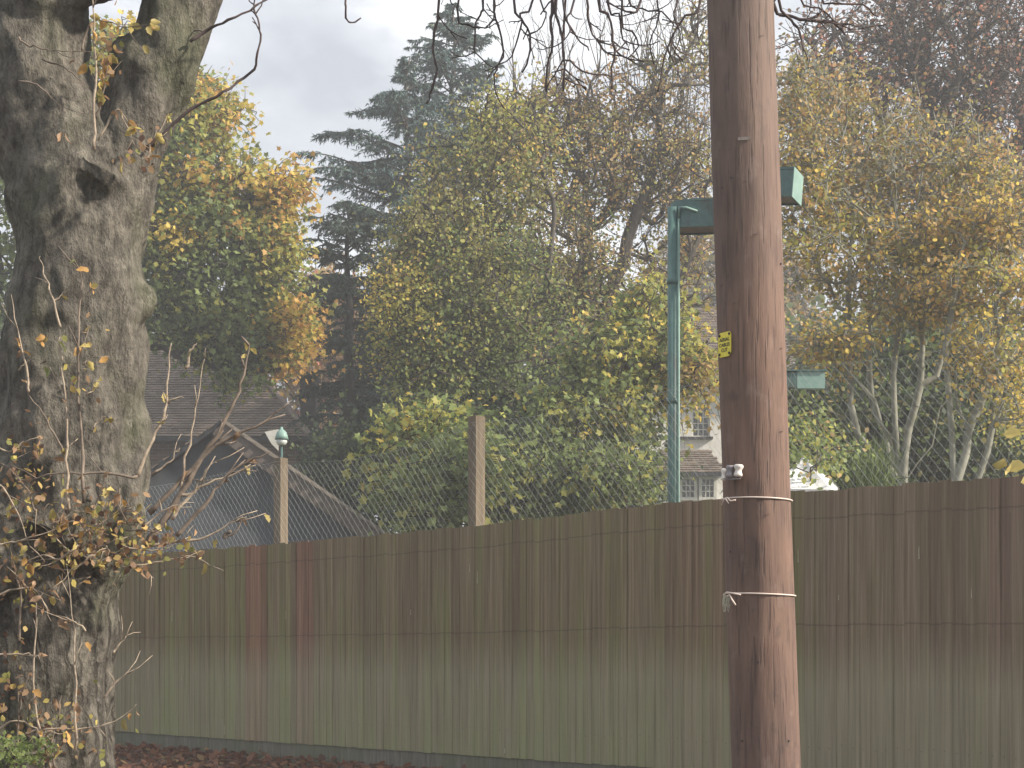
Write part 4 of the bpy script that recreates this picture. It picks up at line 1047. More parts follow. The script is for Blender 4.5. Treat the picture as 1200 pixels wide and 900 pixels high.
for a, b_ in ((-.031, .038), (.031, .040), (-.031, -.038), (.031, -.038)):
    g = MB(); g.lathe([(.0055, 0), (.0055, .003), (.003, .0045)], Ms @ Matrix.Translation((a, b_, .0026)), 10); g.build('nail', M['print'], plate)
for i, (txt, yy) in enumerate((('AERIAL', .018), ('CABLES', -.003), ('CUT', -.024))):
    cu = bpy.data.curves.new('lettering', 'FONT'); cu.body = txt; cu.size = .0195; cu.align_x = 'CENTER'; cu.extrude = .0003; cu.offset = .0005
    tmp = bpy.data.objects.new('lettering_source', cu); C.objects.link(tmp)
    bpy.context.view_layer.update(); me = bpy.data.meshes.new_from_object(tmp); bpy.data.objects.remove(tmp)
    me.transform(Ms @ Matrix.Translation((0, yy - .005, .0032))); me.materials.clear(); me.materials.append(M['print']); me.name = 'lettering'
    link('lettering', me, plate)
# wire bands
def band(y_l, y_r, r=.0032):
    g = MB(); P = []
    for k in range(49):
        a = 2 * PI * k / 48
        c = pax(at(0, (y_l + y_r) / 2, YU).z); rr = pr(c.z) + .004
        x_ = math.cos(a); py = (y_l + y_r) / 2 + (y_r - y_l) / 2 * x_
        P.append(Vector((c.x + x_ * rr, c.y + math.sin(a) * rr, at(0, py, YU).z)))
    g.tube(P, r, 8, False); return g.build('wire_band', M['cream_wire'], pole, True)
bd1 = band(585, 587.5); bd2 = band(695.5, 698.5)
def wl(px, py, d=-.03): return at(px, py, YU + d)
g = MB(); g.tube([wl(862, 586, -.125), wl(856, 587, -.11), wl(852, 583, -.10), wl(848, 586, -.08), wl(846, 592, -.07)], .0032, 6); g.tube([wl(850, 584, -.10), wl(854, 590, -.11)], .0028, 6); g.build('wire_end', M['cream_wire'], bd1, True)
g = MB(); g.tube([wl(868, 697, -.13), wl(858, 695, -.11), wl(852, 694, -.09), wl(848, 697, -.08), wl(849, 701, -.08), wl(855, 697, -.1), wl(858, 703, -.11), wl(862, 709, -.12)], .0034, 6); g.build('wire_end', M['cream_wire'], bd2, True)
g = MB(); tr_ = random.Random(9)
for i in range(16):
    x_ = 848 + tr_.uniform(0, 9); g.tube([wl(x_, 697, -.09), wl(x_ + tr_.uniform(-2, 2), 706, -.09), wl(x_ + tr_.uniform(-3, 3), 709 + tr_.uniform(0, 9), -.085)], .0011, 4)
g.build('frayed_twine', M['twine'], bd2)
# reel insulators
for px, py, rr, mt, lab in ((865.3, 551.5, 5.2, 'porcelain', 'white reel insulator'), (855.3, 552.5, 4.4, 'grey_ins', 'dark grey reel insulator'), (848, 556, 3.0, 'porcelain', 'small white insulator on the pole edge')):
    s_ = YU / FPX; R0 = rr * s_; H = 7.0 * s_
    dd = -.150 if px > 860 else (-.128 if px > 852 else -.09)
    cc = at(px, py, YU + dd)
    prof = [(R0 * .3, -H), (R0 * .95, -H * .95), (R0, -H * .6), (R0 * .78, -H * .25), (R0 * .72, H * .1), (R0 * 1.0, H * .4), (R0 * 1.12, H * .7), (R0 * .9, H * .98), (R0 * .3, H)]
    g = MB(); g.lathe(prof, Matrix.Translation(cc) @ Matrix.Rotation(.08, 4, 'Y'), 18); o_ = g.build('insulator', M[mt], pole, True); o_['label'] = lab
g = MB(); g.tube([at(846, 560.5, YU - .09), at(856, 561.5, YU - .13), at(868, 560.5, YU - .145)], .0035, 6); g.build('bracket', M['grey_ins'], pole, True)
# small tag near the top
zt_ = at(0, 174, YU).z; p_, n_ = onpole(zt_, 0, .002); t_ = Vector((0, 0, 1)).cross(n_).normalized()
Mt = Matrix(((*t_, 0), (0, 0, 1, 0), (*n_, 0), (0, 0, 0, 1))).transposed(); Mt.translation = p_
g = MB(); g.box((-.028, -.006, 0), (.022, .007, .0015), Mt); g.build('number_tag', M['tag'], pole)

# staples, nails and a shallow drying check on the pole
rp = random.Random(6); g = MB()
for i in range(22):
    z = rp.uniform(.4, 3.6); p, nrm_ = onpole(z, rp.uniform(-1.2, 1.2), .0015); t_ = Vector((0, 0, 1)).cross(nrm_).normalized(); h_ = rp.uniform(.002, .004)
    if rp.random() < .5: g.prism([p - t_ * h_ - Vector((0, 0, h_)), p + t_ * h_ - Vector((0, 0, h_)), p + t_ * h_ + Vector((0, 0, h_)), p - t_ * h_ + Vector((0, 0, h_))], nrm_ * .003)
    else: g.tube([p - t_ * .009, p - t_ * .008 + nrm_ * .004, p + t_ * .008 + nrm_ * .004 + Vector((0, 0, .004)), p + t_ * .009 + Vector((0, 0, .004))], .0009, 4)
o_ = g.build('old_nails', M['dark_trim'], pole); o_['kind'] = 'stuff'

# ---------------------------------------------------------------- street tree
YS = 6.5; sS = YS / FPX
st_ = tag(empty('street_tree', at(40, HOR, YS).xy.to_3d()), 'massive gnarled forked street tree with mottled bark and dead leafy shoots at the left', 'tree')
def chain(pts, Yc=YS, dy=None):
    P = []; R = []
    for i, q in enumerate(pts):
        y = Yc + (q[3] if len(q) > 3 else 0); P.append(at(q[0], q[1], y)); R.append(q[2] * y / FPX)
    # resample smoothly
    P2 = []; R2 = []
    for i in range(len(P) - 1):
        p0 = P[max(i - 1, 0)]; p1 = P[i]; p2 = P[i + 1]; p3 = P[min(i + 2, len(P) - 1)]
        for t in np.linspace(0, 1, 7)[:-1]:
            P2.append(.5 * ((2 * p1) + (p2 - p0) * t + (2 * p0 - 5 * p1 + 4 * p2 - p3) * t * t + (3 * p1 - p0 - 3 * p2 + p3) * t ** 3)); R2.append(R[i] * (1 - t) + R[i + 1] * t)
    P2.append(P[-1]); R2.append(R[-1]); return P2, R2
TB = MB()
for pts in ([(25, 1130, 150), (32, 1060, 118), (38, 950, 99), (40, 850, 95), (42, 750, 94), (48, 680, 92), (62, 600, 95), (76, 520, 90), (80, 460, 84), (86, 400, 80), (92, 340, 77), (95, 280, 76), (88, 220, 80), (60, 150, 68), (42, 80, 62), (40, 0, 64), (20, -120, 64), (-30, -260, 56), (-90, -480, 46)],
            [(112, 290, 52), (134, 220, 50), (158, 165, 45), (180, 110, 44), (197, 50, 46), (212, -10, 43), (232, -90, 40), (270, -190, 38, .1), (340, -290, 35, .3), (440, -360, 32, .6), (560, -400, 29, .8), (700, -420, 26, .9), (860, -430, 22, 1.0), (1000, -460, 17, 1.0), (1120, -520, 12, 1)],
            [(50, 0, 40, -.1), (95, -30, 36, -.15), (140, -40, 34, -.15), (175, -120, 30, -.2), (200, -260, 26, -.3)],
            [(88, 700, 42, -.05), (112, 640, 48, -.1), (130, 600, 50, -.1), (145, 565, 38, -.05), (150, 530, 30)],
            [(150, 375, 16), (163, 362, 16), (167, 348, 14), (160, 335, 12)],
            [(60, 640, 60, -.2), (90, 580, 55, -.15), (60, 540, 50, -.15)],
            [(20, 700, 45, -.2), (10, 660, 55, -.2), (20, 600, 45, -.2)],
            [(118, 470, 44), (140, 500, 34), (152, 540, 30)],
            [(105, 215, 40, -.15), (118, 195, 38, -.15)], [(160, 75, 14, -.05), (142, 62, 15, -.05), (160, 50, 14)]):
    P2, R2 = chain(pts); TB.tube(P2, R2, 20)
raw = TB.mesh('trunk_raw', M['street_bark'])
tmp = bpy.data.objects.new('trunk_raw', raw); C.objects.link(tmp)
md = tmp.modifiers.new('r', 'REMESH'); md.mode = 'VOXEL'; md.voxel_size = .0125; md.use_smooth_shade = True
ms_ = tmp.modifiers.new('s', 'SMOOTH'); ms_.factor = .6; ms_.iterations = 6
bpy.context.view_layer.update()
me = bpy.data.meshes.new_from_object(tmp.evaluated_get(bpy.context.evaluated_depsgraph_get())); bpy.data.objects.remove(tmp)
me.name = 'trunk'; nvt = len(me.vertices); co = np.empty(nvt * 3, np.float32); me.vertices.foreach_get('co', co); co = co.reshape(-1, 3)
no = np.empty(nvt * 3, np.float32); me.vertices.foreach_get('normal', no); no = no.reshape(-1, 3)
# pruning scars: hollows and collars, (px, py, radius px)
scars = [(at(112, 215, YS - .25), .10), (at(45, 225, YS - .25), .08), (at(60, 400, YS - .25), .09), (at(150, 355, YS - .1), .035), (at(120, 620, YS - .25), .09), (at(175, 55, YS - .12), .06), (at(20, 520, YS - .25), .08)]
scn = np.array([tuple(s_[0]) for s_ in scars]); scr = np.array([s_[1] for s_ in scars])
disp = np.empty(nvt)
nf = noise.fractal; nz_ = noise.noise
for i in range(nvt):
    x_, y_, z_ = co[i]
    if y_ > YS + .15 and z_ < 4.5: disp[i] = .02 * nz_(Vector((x_ * 4, y_ * 4, z_ * 3))); continue
    a = nz_(Vector((x_ * 3.5, y_ * 3.5, z_ * 2.2))); b_ = nz_(Vector((x_ * 10 + 3, y_ * 10, z_ * 6))); c_ = nz_(Vector((x_ * 26, y_ * 26, z_ * 7.5))); d_ = nz_(Vector((x_ * 55, y_ * 55, z_ * 26)))
    disp[i] = .040 * a + .032 * b_ + .007 * (.35 - abs(c_)) * 1.4 * (1 if z_ < 1.6 else .5) + .0035 * d_
for q, r in zip(scn, scr):
    dd = np.linalg.norm(co - q, axis=1) / r
    disp += r * (-.18 * np.exp(-(dd / .75) ** 2) + .14 * np.exp(-((dd - 1.25) / .4) ** 2))
co += no * disp[:, None].astype(np.float32); me.vertices.foreach_set('co', co.ravel()); me.update()
me.polygons.foreach_set('use_smooth', [True] * len(me.polygons))
link('trunk', me, st_)

# shoots with dried leaves
def leaf_mesh(seed, w_=.55, curl=.5):
    r = random.Random(seed); V = []; n_ = 7
    for i in range(n_):
        t = i / (n_ - 1); hw = w_ * .5 * math.sin(PI * min(1, t * .92 + .08)) ** .8 * (1 + r.uniform(-.25, .25)); z = -curl * t * t * r.uniform(.7, 1.2); k_ = r.uniform(.1, .4)
        V += [(-hw, t, z + hw * k_ * 1.6), (0, t, z), (hw, t, z + hw * k_ * 1.6 + r.uniform(-.05, .05))]
    F = []
    for i in range(n_ - 1):
        b0 = i * 3; F += [(b0, b0 + 1, b0 + 4, b0 + 3), (b0 + 1, b0 + 2, b0 + 5, b0 + 4)]
    return V, F
def dry_mat(name, c0, c1, tr=.3):
    m, n, l, b, o = new_mat(name); oi = n.new('ShaderNodeObjectInfo')
    c = mixc(n, l, noise_node(n, l, 4, 4), c0, c1); v = math_node(n, l, 'MULTIPLY_ADD', oi.outputs['Random'], .8); v.node.inputs[2].default_value = .6
    c = mixc(n, l, 1.0, c, v, 'MULTIPLY'); l.new(c, b.inputs['Base Color']); b.inputs['Roughness'].default_value = .6
    t = n.new('ShaderNodeBsdfTranslucent'); l.new(c, t.inputs[0]); x_ = n.new('ShaderNodeMixShader'); x_.inputs[0].default_value = tr
    l.new(b.outputs[0], x_.inputs[1]); l.new(t.outputs[0], x_.inputs[2]); l.new(x_.outputs[0], o.inputs[0]); return m
M['dry'] = dry_mat('dried_brown_leaf', (.20, .115, .065), (.38, .25, .15)); M['dryy'] = dry_mat('yellow_shoot_leaf', (.40, .31, .09), (.52, .43, .16)); M['dryg'] = dry_mat('green_shoot_leaf', (.14, .18, .06), (.26, .27, .09))
M['dryo'] = dry_mat('orange_shoot_leaf', (.42, .22, .06), (.55, .34, .12))
LM = {}
for kk in ('dry', 'dryy', 'dryg', 'dryo'):
    LM[kk] = []
    for q in range(5):
        V, F = leaf_mesh(q * 7 + len(kk), .62 if kk != 'dry' else .5, .3 if kk != 'dry' else .75)
        me = bpy.data.meshes.new('leaf'); me.from_pydata(V, [], F); me.materials.append(M[kk]); me.polygons.foreach_set('use_smooth', [True] * len(me.polygons)); LM[kk].append(me)
lr = random.Random(21); NLEAF = [0]
def put_leaf(parent, p, size, kind, dirv=None):
    o_ = bpy.data.objects.new('leaf', lr.choice(LM[kind])); C.objects.link(o_); o_.parent = parent
    pw = parent.parent.location if parent.parent else parent.location
    o_.matrix_parent_inverse = Matrix.Translation(-Vector(pw)) if parent.parent else Matrix.Identity(4)
    if parent.parent is None: p = p - parent.location
    # the shoot's own mesh is in world coordinates through its inverse matrix
    o_.matrix_parent_inverse = Matrix.Identity(4)
    d = dirv if dirv is not None else Vector((lr.uniform(-1, 1), lr.uniform(-1, 1), lr.uniform(-1.3, .3)))
    o_.location = p; o_.rotation_euler = (d.to_track_quat('Y', 'Z') @ Quaternion((0, 1, 0), lr.uniform(-1.6, 1.6))).to_euler(); o_.scale = (size,) * 3
    NLEAF[0] += 1
def shoot(pts, r0, mat='shoot', Yc=YS - .3, leaf=0, kinds=('dry',), lsize=.037, side=2, depth=0.0, name='shoot', r_end=.2, sz=None):
    """pts in photo pixels; radius r0 px at the start"""
    s_ = Yc / FPX; P = []; n_ = len(pts)
    for i, (a, b_) in enumerate(pts): P.append(at(a, b_, Yc + depth * i / max(1, n_ - 1)))
    # smooth and roughen
    Q = []
    for i in range(n_ - 1):
        p0 = P[max(i - 1, 0)]; p1 = P[i]; p2 = P[i + 1]; p3 = P[min(i + 2, n_ - 1)]
        for t in (0, .25, .5, .75):
            Q.append(.5 * ((2 * p1) + (p2 - p0) * t + (2 * p0 - 5 * p1 + 4 * p2 - p3) * t * t + (3 * p1 - p0 - 3 * p2 + p3) * t ** 3) + Vector([lr.gauss(0, .0028) for _ in range(3)]))
    Q.append(P[-1]); m_ = len(Q)
    r0 *= .78; g = MB(); g.tube(Q, [r0 * s_ * (1 - (1 - r_end) * i / (m_ - 1)) * lr.uniform(.9, 1.15) for i in range(m_)], 7)
    tipsl = []
    for k in range(side):
        j = lr.randrange(m_ // 3, m_); q = Q[j]; tdir = (Q[min(j + 1, m_ - 1)] - Q[max(j - 1, 0)]).normalized()
        d = (tdir + Vector((lr.uniform(-1, 1), lr.uniform(-.7, .7), lr.uniform(-.5, .7)))).normalized(); ln = lr.uniform(.04, .13) * (sz or 1)
        e1 = q + d * ln * .5; e2 = e1 + (d + Vector([lr.uniform(-.3, .3) for _ in range(3)])).normalized() * ln * .5
        g.tube([q, e1, e2], [r0 * s_ * .4, r0 * s_ * .32, r0 * s_ * .2], 5); tipsl.append(e2)
    o_ = g.build(name, M[mat], st_, True)
    o_.matrix_parent_inverse = Matrix.Translation(-st_.location)
    for k in range(leaf):
        if tipsl and lr.random() < .55: p = lr.choice(tipsl)
        else: p = Q[lr.randrange(m_ // 4, m_)]
        put_leaf(o_, p + Vector([lr.gauss(0, .008) for _ in range(3)]), lsize * lr.uniform(.6, 1.3), lr.choice(kinds))
    return o_
yk = ('dryy', 'dryo', 'dryg', 'dryy')
# up-right fan over the garage
shoot([(170, 640), (205, 590), (235, 540), (270, 480), (285, 440), (292, 405)], 5.5, 'shoot_dark', leaf=3, kinds=('dryy', 'dry'), side=4)
shoot([(175, 600), (215, 560), (255, 520), (300, 500), (340, 470)], 4.5, 'shoot_dark', leaf=2, kinds=('dry',), side=3)
shoot([(160, 560), (178, 515), (195, 480), (196, 440), (201, 402)], 3.4, 'shoot', leaf=2, kinds=('dryy',), side=2)
shoot([(196, 470), (215, 466)], 2.5, 'shoot', side=0); shoot([(218, 430), (225, 410), (230, 402)], 3, 'shoot', side=0, leaf=1, kinds=('dryg',))
shoot([(210, 580), (222, 520), (232, 465), (240, 420)], 2.2, 'shoot', leaf=0, side=2)
shoot([(200, 610), (228, 575), (262, 560), (300, 545)], 3.2, 'shoot', leaf=1, kinds=('dryy',), side=2)
shoot([(205, 630), (240, 590), (262, 562), (290, 540), (318, 530)], 3.4, 'shoot_dark', leaf=2, side=3)
shoot([(212, 580), (228, 578), (240, 552), (254, 542)], 2.6, 'shoot', side=1, leaf=0)
shoot([(180, 556), (200, 540), (210, 525)], 2, 'shoot', side=1); shoot([(215, 562), (235, 563), (262, 564)], 1.4, 'shoot_dark', side=0)
shoot([(175, 640), (210, 634), (240, 630), (270, 612), (285, 606)], 2.8, 'shoot', leaf=3, kinds=('dryy', 'dry'), side=3)
shoot([(270, 622), (262, 630), (278, 622), (284, 605)], 2.8, 'shoot_dark', side=0)
shoot([(150, 665), (190, 658), (225, 652), (245, 662)], 2, 'shoot', leaf=5, kinds=('dryo', 'dry', 'dryy'), side=4)
shoot([(140, 640), (165, 645), (190, 645), (209, 632)], 2, 'shoot', leaf=4, kinds=('dryo', 'dry', 'dryy'), side=3)
shoot([(130, 650), (150, 665), (165, 662), (180, 678)], 2, 'shoot', leaf=6, kinds=('dryo', 'dry', 'dryg'), side=4)
# vertical shoots in front of the trunk
shoot([(112, 175), (110, 130), (112, 70), (110, 10), (108, -60)], 2.6, 'shoot', leaf=5, kinds=('dryy', 'dryo'), side=6, Yc=YS - .42)
shoot([(80, 600), (78, 540), (78, 480), (72, 420), (70, 395)], 2.6, 'shoot', leaf=3, kinds=yk, side=3, Yc=YS - .42)
shoot([(98, 590), (96, 520), (92, 460), (93, 390), (95, 330), (93, 315)], 2.8, 'shoot_dark', leaf=4, kinds=('dryo', 'dryy', 'dryg'), side=5, Yc=YS - .42)
shoot([(70, 382), (60, 345), (52, 320), (47, 300)], 2.0, 'shoot', side=1, Yc=YS - .42)
shoot([(36, 460), (30, 430), (20, 385), (13, 345)], 2.0, 'shoot', leaf=4, kinds=('dryo', 'dry'), side=2, Yc=YS - .42)
shoot([(75, 530), (60, 500), (40, 470), (25, 452)], 1.8, 'shoot_dark', leaf=1, side=2, Yc=YS - .42)
shoot([(160, 560), (120, 555), (70, 555), (25, 565)], 2.4, 'shoot_dark', leaf=3, side=4, Yc=YS - .42)
shoot([(20, 45), (40, 55), (60, 58), (85, 60)], 1.8, 'shoot_dark', leaf=1, side=2, Yc=YS - .38)
shoot([(50, 70), (75, 80), (95, 95), (107, 103)], 1.6, 'shoot_dark', leaf=3, kinds=('dryy', 'dryg'), side=2, Yc=YS - .38)
shoot([(20, 95), (45, 100), (65, 120), (80, 137)], 1.6, 'shoot_dark', leaf=2, side=2, Yc=YS - .38)
shoot([(115, 165), (135, 130), (145, 140), (158, 170)], 1.8, 'shoot', leaf=10, kinds=('dryo', 'dryy', 'dry'), side=4, Yc=YS - .36)
shoot([(170, 190), (175, 175), (178, 165), (190, 160)], 1.8, 'shoot', leaf=10, kinds=('dryo', 'dryy', 'dryg'), side=4, Yc=YS - .3)
shoot([(95, 60), (105, 30), (125, 25), (150, 35)], 1.8, 'shoot_dark', leaf=14, kinds=('dryy', 'dryo', 'dryy'), side=5, Yc=YS - .30)
shoot([(112, 140), (120, 110), (125, 85), (122, 60)], 1.8, 'shoot_dark', leaf=16, kinds=('dryy', 'dryg', 'dryo'), side=5, Yc=YS - .30)
# lower left tangle
for pts, lf in (([(60, 900), (40, 820), (42, 740), (40, 700), (20, 680)], 5), ([(90, 880), (88, 800), (85, 720), (78, 660)], 3), ([(-10, 768), (20, 767), (42, 768)], 1),
                ([(22, 752), (24, 700), (18, 670), (12, 640)], 5), ([(-10, 700), (20, 690), (45, 695), (60, 728)], 6), ([(-10, 860), (20, 845), (50, 858), (70, 880)], 8),
                ([(30, 860), (55, 855), (100, 855), (135, 845), (160, 825)], 6), ([(120, 818), (140, 796), (156, 785)], 0), ([(132, 765), (140, 755), (148, 745)], 0),
                ([(100, 740), (88, 728), (70, 725)], 3), ([(-10, 560), (15, 590), (35, 640)], 5), ([(-10, 640), (20, 635), (50, 625), (80, 612)], 6),
                ([(-10, 520), (10, 530), (25, 520)], 6), ([(40, 600), (30, 570), (5, 545)], 6), ([(90, 640), (70, 655), (50, 650), (30, 660)], 6), ([(110, 650), (85, 668), (70, 685)], 4), ([(20, 900), (22, 850), (24, 810)], 3), ([(65, 900), (60, 870), (70, 840)], 5)):
    shoot(pts, 2.0, lr.choice(['shoot', 'shoot_dark', 'shoot']), leaf=lf, kinds=('dry', 'dry', 'dryo', 'dry', 'dryy'), side=3, Yc=YS - .45, lsize=.037)
# tangle on the burr
for k in range(15):
    x0_, y0_ = lr.uniform(60, 175), lr.uniform(565, 665)
    x1_, y1_ = x0_ + lr.uniform(-35, 50), y0_ + lr.uniform(-35, 30)
    shoot([(x0_, y0_), ((x0_ + x1_) / 2 + lr.uniform(-8, 8), (y0_ + y1_) / 2 + lr.uniform(-8, 8)), (x1_, y1_)], 1.7, lr.choice(['shoot', 'shoot_dark']), leaf=4,
          kinds=('dry', 'dryo', 'dryy', 'dry'), side=3, Yc=YS - .42, lsize=.035)
# small tufts of leaf on the bark
for (x_, y_, c_) in ((30, 425, 3), (72, 345, 2), (100, 345, 3), (105, 420, 2), (110, 455, 2), (118, 492, 2), (60, 590, 3), (45, 640, 3), (100, 680, 2)):
    shoot([(x_ - 8, y_ + 8), (x_, y_), (x_ + 6, y_ - 4)], 1.2, 'shoot', leaf=c_, kinds=('dryy', 'dryo'), side=1, Yc=YS - .40, lsize=.035)
# smaller dead and yellowing leaves that nobody could count, on the burr and at the left
rg = np.random.default_rng(8); Pn = []
for (x_, y_, rx_, ry_, cn) in ((110, 620, 60, 45, 300), (150, 650, 55, 20, 110), (30, 560, 40, 60, 170), (20, 680, 36, 60, 120), (60, 860, 60, 40, 190), (15, 800, 25, 60, 80), (90, 430, 30, 60, 40), (190, 640, 40, 24, 60), (125, 60, 18, 60, 60), (165, 175, 26, 22, 50), (30, 900, 50, 30, 60)):
    a_ = rg.normal(size=(cn, 2)) * .55; yy_ = YS - .40 + rg.normal(size=cn) * .06
    cn = int(cn * .62)
    for i in range(cn): Pn.append(tuple(at(x_ + a_[i, 0] * rx_, y_ + a_[i, 1] * ry_, yy_[i])))
Pn = np.array(Pn); Vn, Fn, Tn = leaves(Pn, .027, pick([((.20, .12, .07), 3), ((.33, .22, .13), 3), ((.44, .32, .12), 2), ((.48, .40, .12), 1.4), ((.24, .24, .08), 1.2), ((.10, .06, .045), 2)], len(Pn), rg), OVAL, .1, .5, rg)
o_ = link('dead_leaves', mesh_np('dead_leaves', Vn, Fn, M['leaf'], False, Tn), st_); o_['kind'] = 'stuff'
# fern-like green tuft at the foot
tf = shrub('weed_tuft', 'small green weed tuft at the foot of the street tree, bottom left', [(20, 882, 5.7, 17, 10, 12)], 5.7, .02, [(G_, 2), (G2, 1)], 77, 34, clump=.022, shape=DIAM)

# bare hanging twigs above, on the limb that arches over the view
def hang(pts, r0=1.5, Yc=7.4, sub=5, name='hanging_twig', ln=.13):
    s_ = Yc / FPX; P = [at(a, b_, Yc + lr.uniform(-.03, .03)) for a, b_ in pts]; n_ = len(P); Q = []
    for i in range(n_ - 1):
        p0 = P[max(i - 1, 0)]; p1 = P[i]; p2 = P[i + 1]; p3 = P[min(i + 2, n_ - 1)]
        for t in (0, .33, .66):
            Q.append(.5 * ((2 * p1) + (p2 - p0) * t + (2 * p0 - 5 * p1 + 4 * p2 - p3) * t * t + (3 * p1 - p0 - 3 * p2 + p3) * t ** 3) + Vector([lr.gauss(0, .0022) for _ in range(3)]))
    Q.append(P[-1]); m_ = len(Q); g = MB(); g.tube(Q, [r0 * s_ * (1.25 - .65 * i / (m_ - 1)) * lr.uniform(.85, 1.2) for i in range(m_)], 6)
    for k in range(sub):
        j = lr.randrange(2, m_); q = Q[j]; td = (Q[j] - Q[j - 1]).normalized()
        d = (td + Vector((lr.choice([-1, 1]) * lr.uniform(.5, 1.2), lr.uniform(-.5, .5), lr.uniform(-.4, .2)))).normalized(); l_ = ln * lr.uniform(.4, 1.3); pp = [q]
        for t in range(4): 
            d = (d + Vector((lr.uniform(-.3, .3), lr.uniform(-.2, .2), lr.uniform(-.25, .45)))).normalized(); pp.append(pp[-1] + d * l_ / 4)
        g.tube(pp, [r0 * s_ * .6, r0 * s_ * .55, r0 * s_ * .5, r0 * s_ * .42, r0 * s_ * .5], 5)
        if lr.random() < .5:
            d2 = (d + Vector((lr.uniform(-1, 1), 0, lr.uniform(-1, .6)))).normalized(); g.tube([pp[2], pp[2] + d2 * l_ * .3], [r0 * s_ * .45, r0 * s_ * .35], 5)
    return g.build(name, M['twig'], st_, True)
def limb_y(px): return float(np.interp(px, [270, 340, 440, 560, 700, 860, 1000], [-190, -290, -360, -400, -420, -430, -460]))
tw = [([(514, 0), (511, 30), (508, 57), (511, 82), (505, 112), (500, 121)], 1.7, 2), ([(565, -5), (565, 14), (557, 27), (557, 50), (554, 62)], 1.5, 3), ([(536, 12), (548, 28), (570, 32), (580, 15), (578, -10)], 1.2, 3),
      ([(579, 0), (580, 16), (585, 35), (590, 61), (584, 77), (579, 88)], 1.5, 5), ([(601, 0), (611, 21), (621, 40), (620, 67), (612, 85)], 1.7, 5), ([(625, 0), (609, 16), (612, 27), (606, 45), (600, 66)], 1.4, 4),
      ([(647, 0), (645, 24), (648, 53), (641, 77), (640, 107)], 1.9, 5), ([(651, 0), (653, 24), (659, 45), (661, 80), (660, 107)], 1.8, 4), ([(661, 5), (669, 32), (680, 48), (690, 59)], 1.4, 3),
      ([(659, 50), (669, 72), (690, 86), (712, 88)], 1.3, 3), ([(701, 0), (712, 16), (720, 48), (717, 80), (717, 104)], 2.0, 5), ([(712, 5), (725, 16), (728, 42), (735, 52)], 1.5, 4),
      ([(728, 16), (741, 37), (748, 54), (736, 68)], 1.3, 4), ([(821, 0), (803, 19), (787, 43), (776, 80), (771, 107)], 1.7, 5), ([(687, -10), (690, 25), (698, 46), (712, 62), (730, 66)], 1.5, 5), ([(750, 0), (738, 14), (726, 10), (710, 2)], 1.6, 4),
      ([(672, 0), (664, 20), (668, 38), (655, 52)], 1.3, 5), ([(770, -10), (772, 20), (762, 50), (766, 75)], 1.2, 5), ([(795, -10), (790, 18), (798, 40), (790, 60)], 1.2, 4), ([(633, 0), (640, 14), (634, 32), (618, 42)], 1.2, 3),
      ([(406, -10), (405, 8), (407, 25), (413, 27), (423, 21)], 1.4, 0), ([(905, 0), (925, 18), (945, 24), (975, 26), (990, 40)], 2.2, 6), ([(912, -5), (928, 24), (938, 38), (942, 60)], 1.7, 5), ([(950, -10), (948, 14), (940, 34)], 1.2, 4),
      ([(960, -10), (985, 4), (1010, 6), (1030, 20)], 1.3, 4), ([(935, -10), (960, 10), (985, 30), (1005, 34)], 1.3, 5), ([(525, -10), (532, 6), (530, 16)], 1.0, 2), ([(735, -8), (752, 10), (775, 14), (790, 30)], 1.3, 5)]
for pts, r0, sub in tw:
    x0_, y0_ = pts[0]; x1_ = x0_ + lr.uniform(-25, 25); yl = limb_y(x1_)
    pre = [(x1_, yl), (x1_ + lr.uniform(-18, 18), yl * .66), (x0_ + lr.uniform(-14, 14), yl * .33)]
    hang(pre + pts, r0, 7.35 if 500 < x0_ < 900 else 7.2, sub)
# small side twig arching out of the right limb, against the sky
hang([(178, 172), (205, 143), (235, 122), (262, 108), (280, 96), (297, 82), (301, 62), (306, 42), (301, 22), (296, 6), (305, -10)], 1.6, 6.35, 3, 'side_twig', .08)
hang([(222, 48), (248, 33), (268, 24), (292, 12), (314, -2), (330, -10)], 1.6, 6.35, 5, 'side_twig', .09)

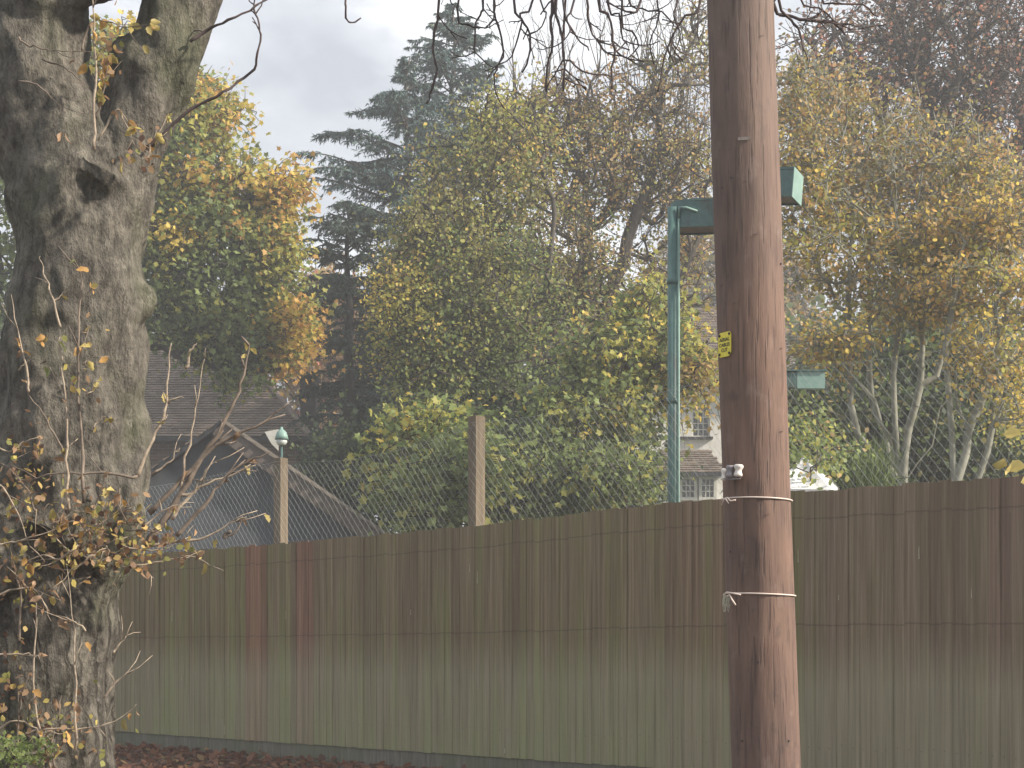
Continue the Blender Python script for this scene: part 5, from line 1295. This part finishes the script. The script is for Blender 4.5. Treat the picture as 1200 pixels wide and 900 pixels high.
# twig with big yellow leaves at the right edge
tg = tag(empty('leafy_twig', at(1230, 500, 5.0)), 'thin twig with large pale yellow leaves before the fence at the right edge', 'twig')
g = MB(); P = [at(a, b_, 5.0) for a, b_ in ((1330, 470), (1280, 478), (1230, 496), (1200, 505), (1190, 508))]; g.tube(P, [.005, .004, .003, .002, .0015], 6)
P = [at(a, b_, 5.0) for a, b_ in ((1240, 493), (1225, 530), (1210, 545), (1190, 546), (1172, 546))]; g.tube(P, [.004, .003, .0022, .0018, .0012], 6); g.build('stem', M['shoot_dark'], tg, True)
M['bigleaf'] = dry_mat('pale_yellow_leaf', (.62, .50, .16), (.74, .62, .26), .35)
for (a, b_, c_, d_, sz_) in ((1196, 508, -1, .10, .052), (1200, 547, -1, .03, .052), (1180, 545, -1, .12, .042), (1185, 549, -.6, -.5, .026), (1215, 560, -1, -.15, .05)):
    V, F = leaf_mesh(int(a), .75, .25); me = bpy.data.meshes.new('leaf'); me.from_pydata(V, [], F); me.materials.append(M['bigleaf']); me.polygons.foreach_set('use_smooth', [True] * len(me.polygons))
    o_ = bpy.data.objects.new('leaf', me); C.objects.link(o_); o_.parent = tg; o_.location = at(a, b_, 4.99) - tg.location
    o_.rotation_euler = (Vector((c_, .1, d_)).to_track_quat('Y', 'Z') @ Quaternion((0, 1, 0), .9)).to_euler(); o_.scale = (sz_,) * 3

# ---------------------------------------------------------------- leaf litter
rng = np.random.default_rng(5)
X = rng.uniform(-7.5, 2.5, 26000); Yy = rng.uniform(8.0, 19.5, 26000); mk = X + Yy < 13.68
P = np.stack([X[mk], Yy[mk], np.full(mk.sum(), .03) + rng.uniform(0, .02, mk.sum())], 1)
V, F, T = leaves(P, .075, pick([((.16, .075, .05), 4), ((.24, .12, .07), 3), ((.10, .055, .04), 3), ((.30, .20, .10), .6)], len(P), rng), OVAL, 1.1, .0, rng)
lit = link('leaf_litter', mesh_np('leaf_litter', V, F, M['leaf'], False, T)); tag(lit, 'reddish brown fallen leaves lying along the foot of the fence', 'leaves', kind='stuff')

# ---------------------------------------------------------------- haze
HAZE = 0.0034
if HAZE:
    g = MB(); g.box((-90, -20, -1.3), (90, 110, 26)); m = bpy.data.materials.new('haze_air'); m.use_nodes = True; nn_ = m.node_tree.nodes; nn_.clear()
    oo = nn_.new('ShaderNodeOutputMaterial'); pv = nn_.new('ShaderNodeVolumePrincipled'); pv.inputs['Density'].default_value = HAZE; pv.inputs['Color'].default_value = (.93, .95, 1, 1)
    pv.inputs['Anisotropy'].default_value = .3
    m.node_tree.links.new(pv.outputs[0], oo.inputs['Volume']); hz = g.build('haze', m); hz['kind'] = 'stuff'
print('boards', nb, 'leaf parts', NLEAF[0], 'tris ~', sum(len(o.data.loops) - 2 * len(o.data.polygons) for o in C.objects if o.type == 'MESH'))
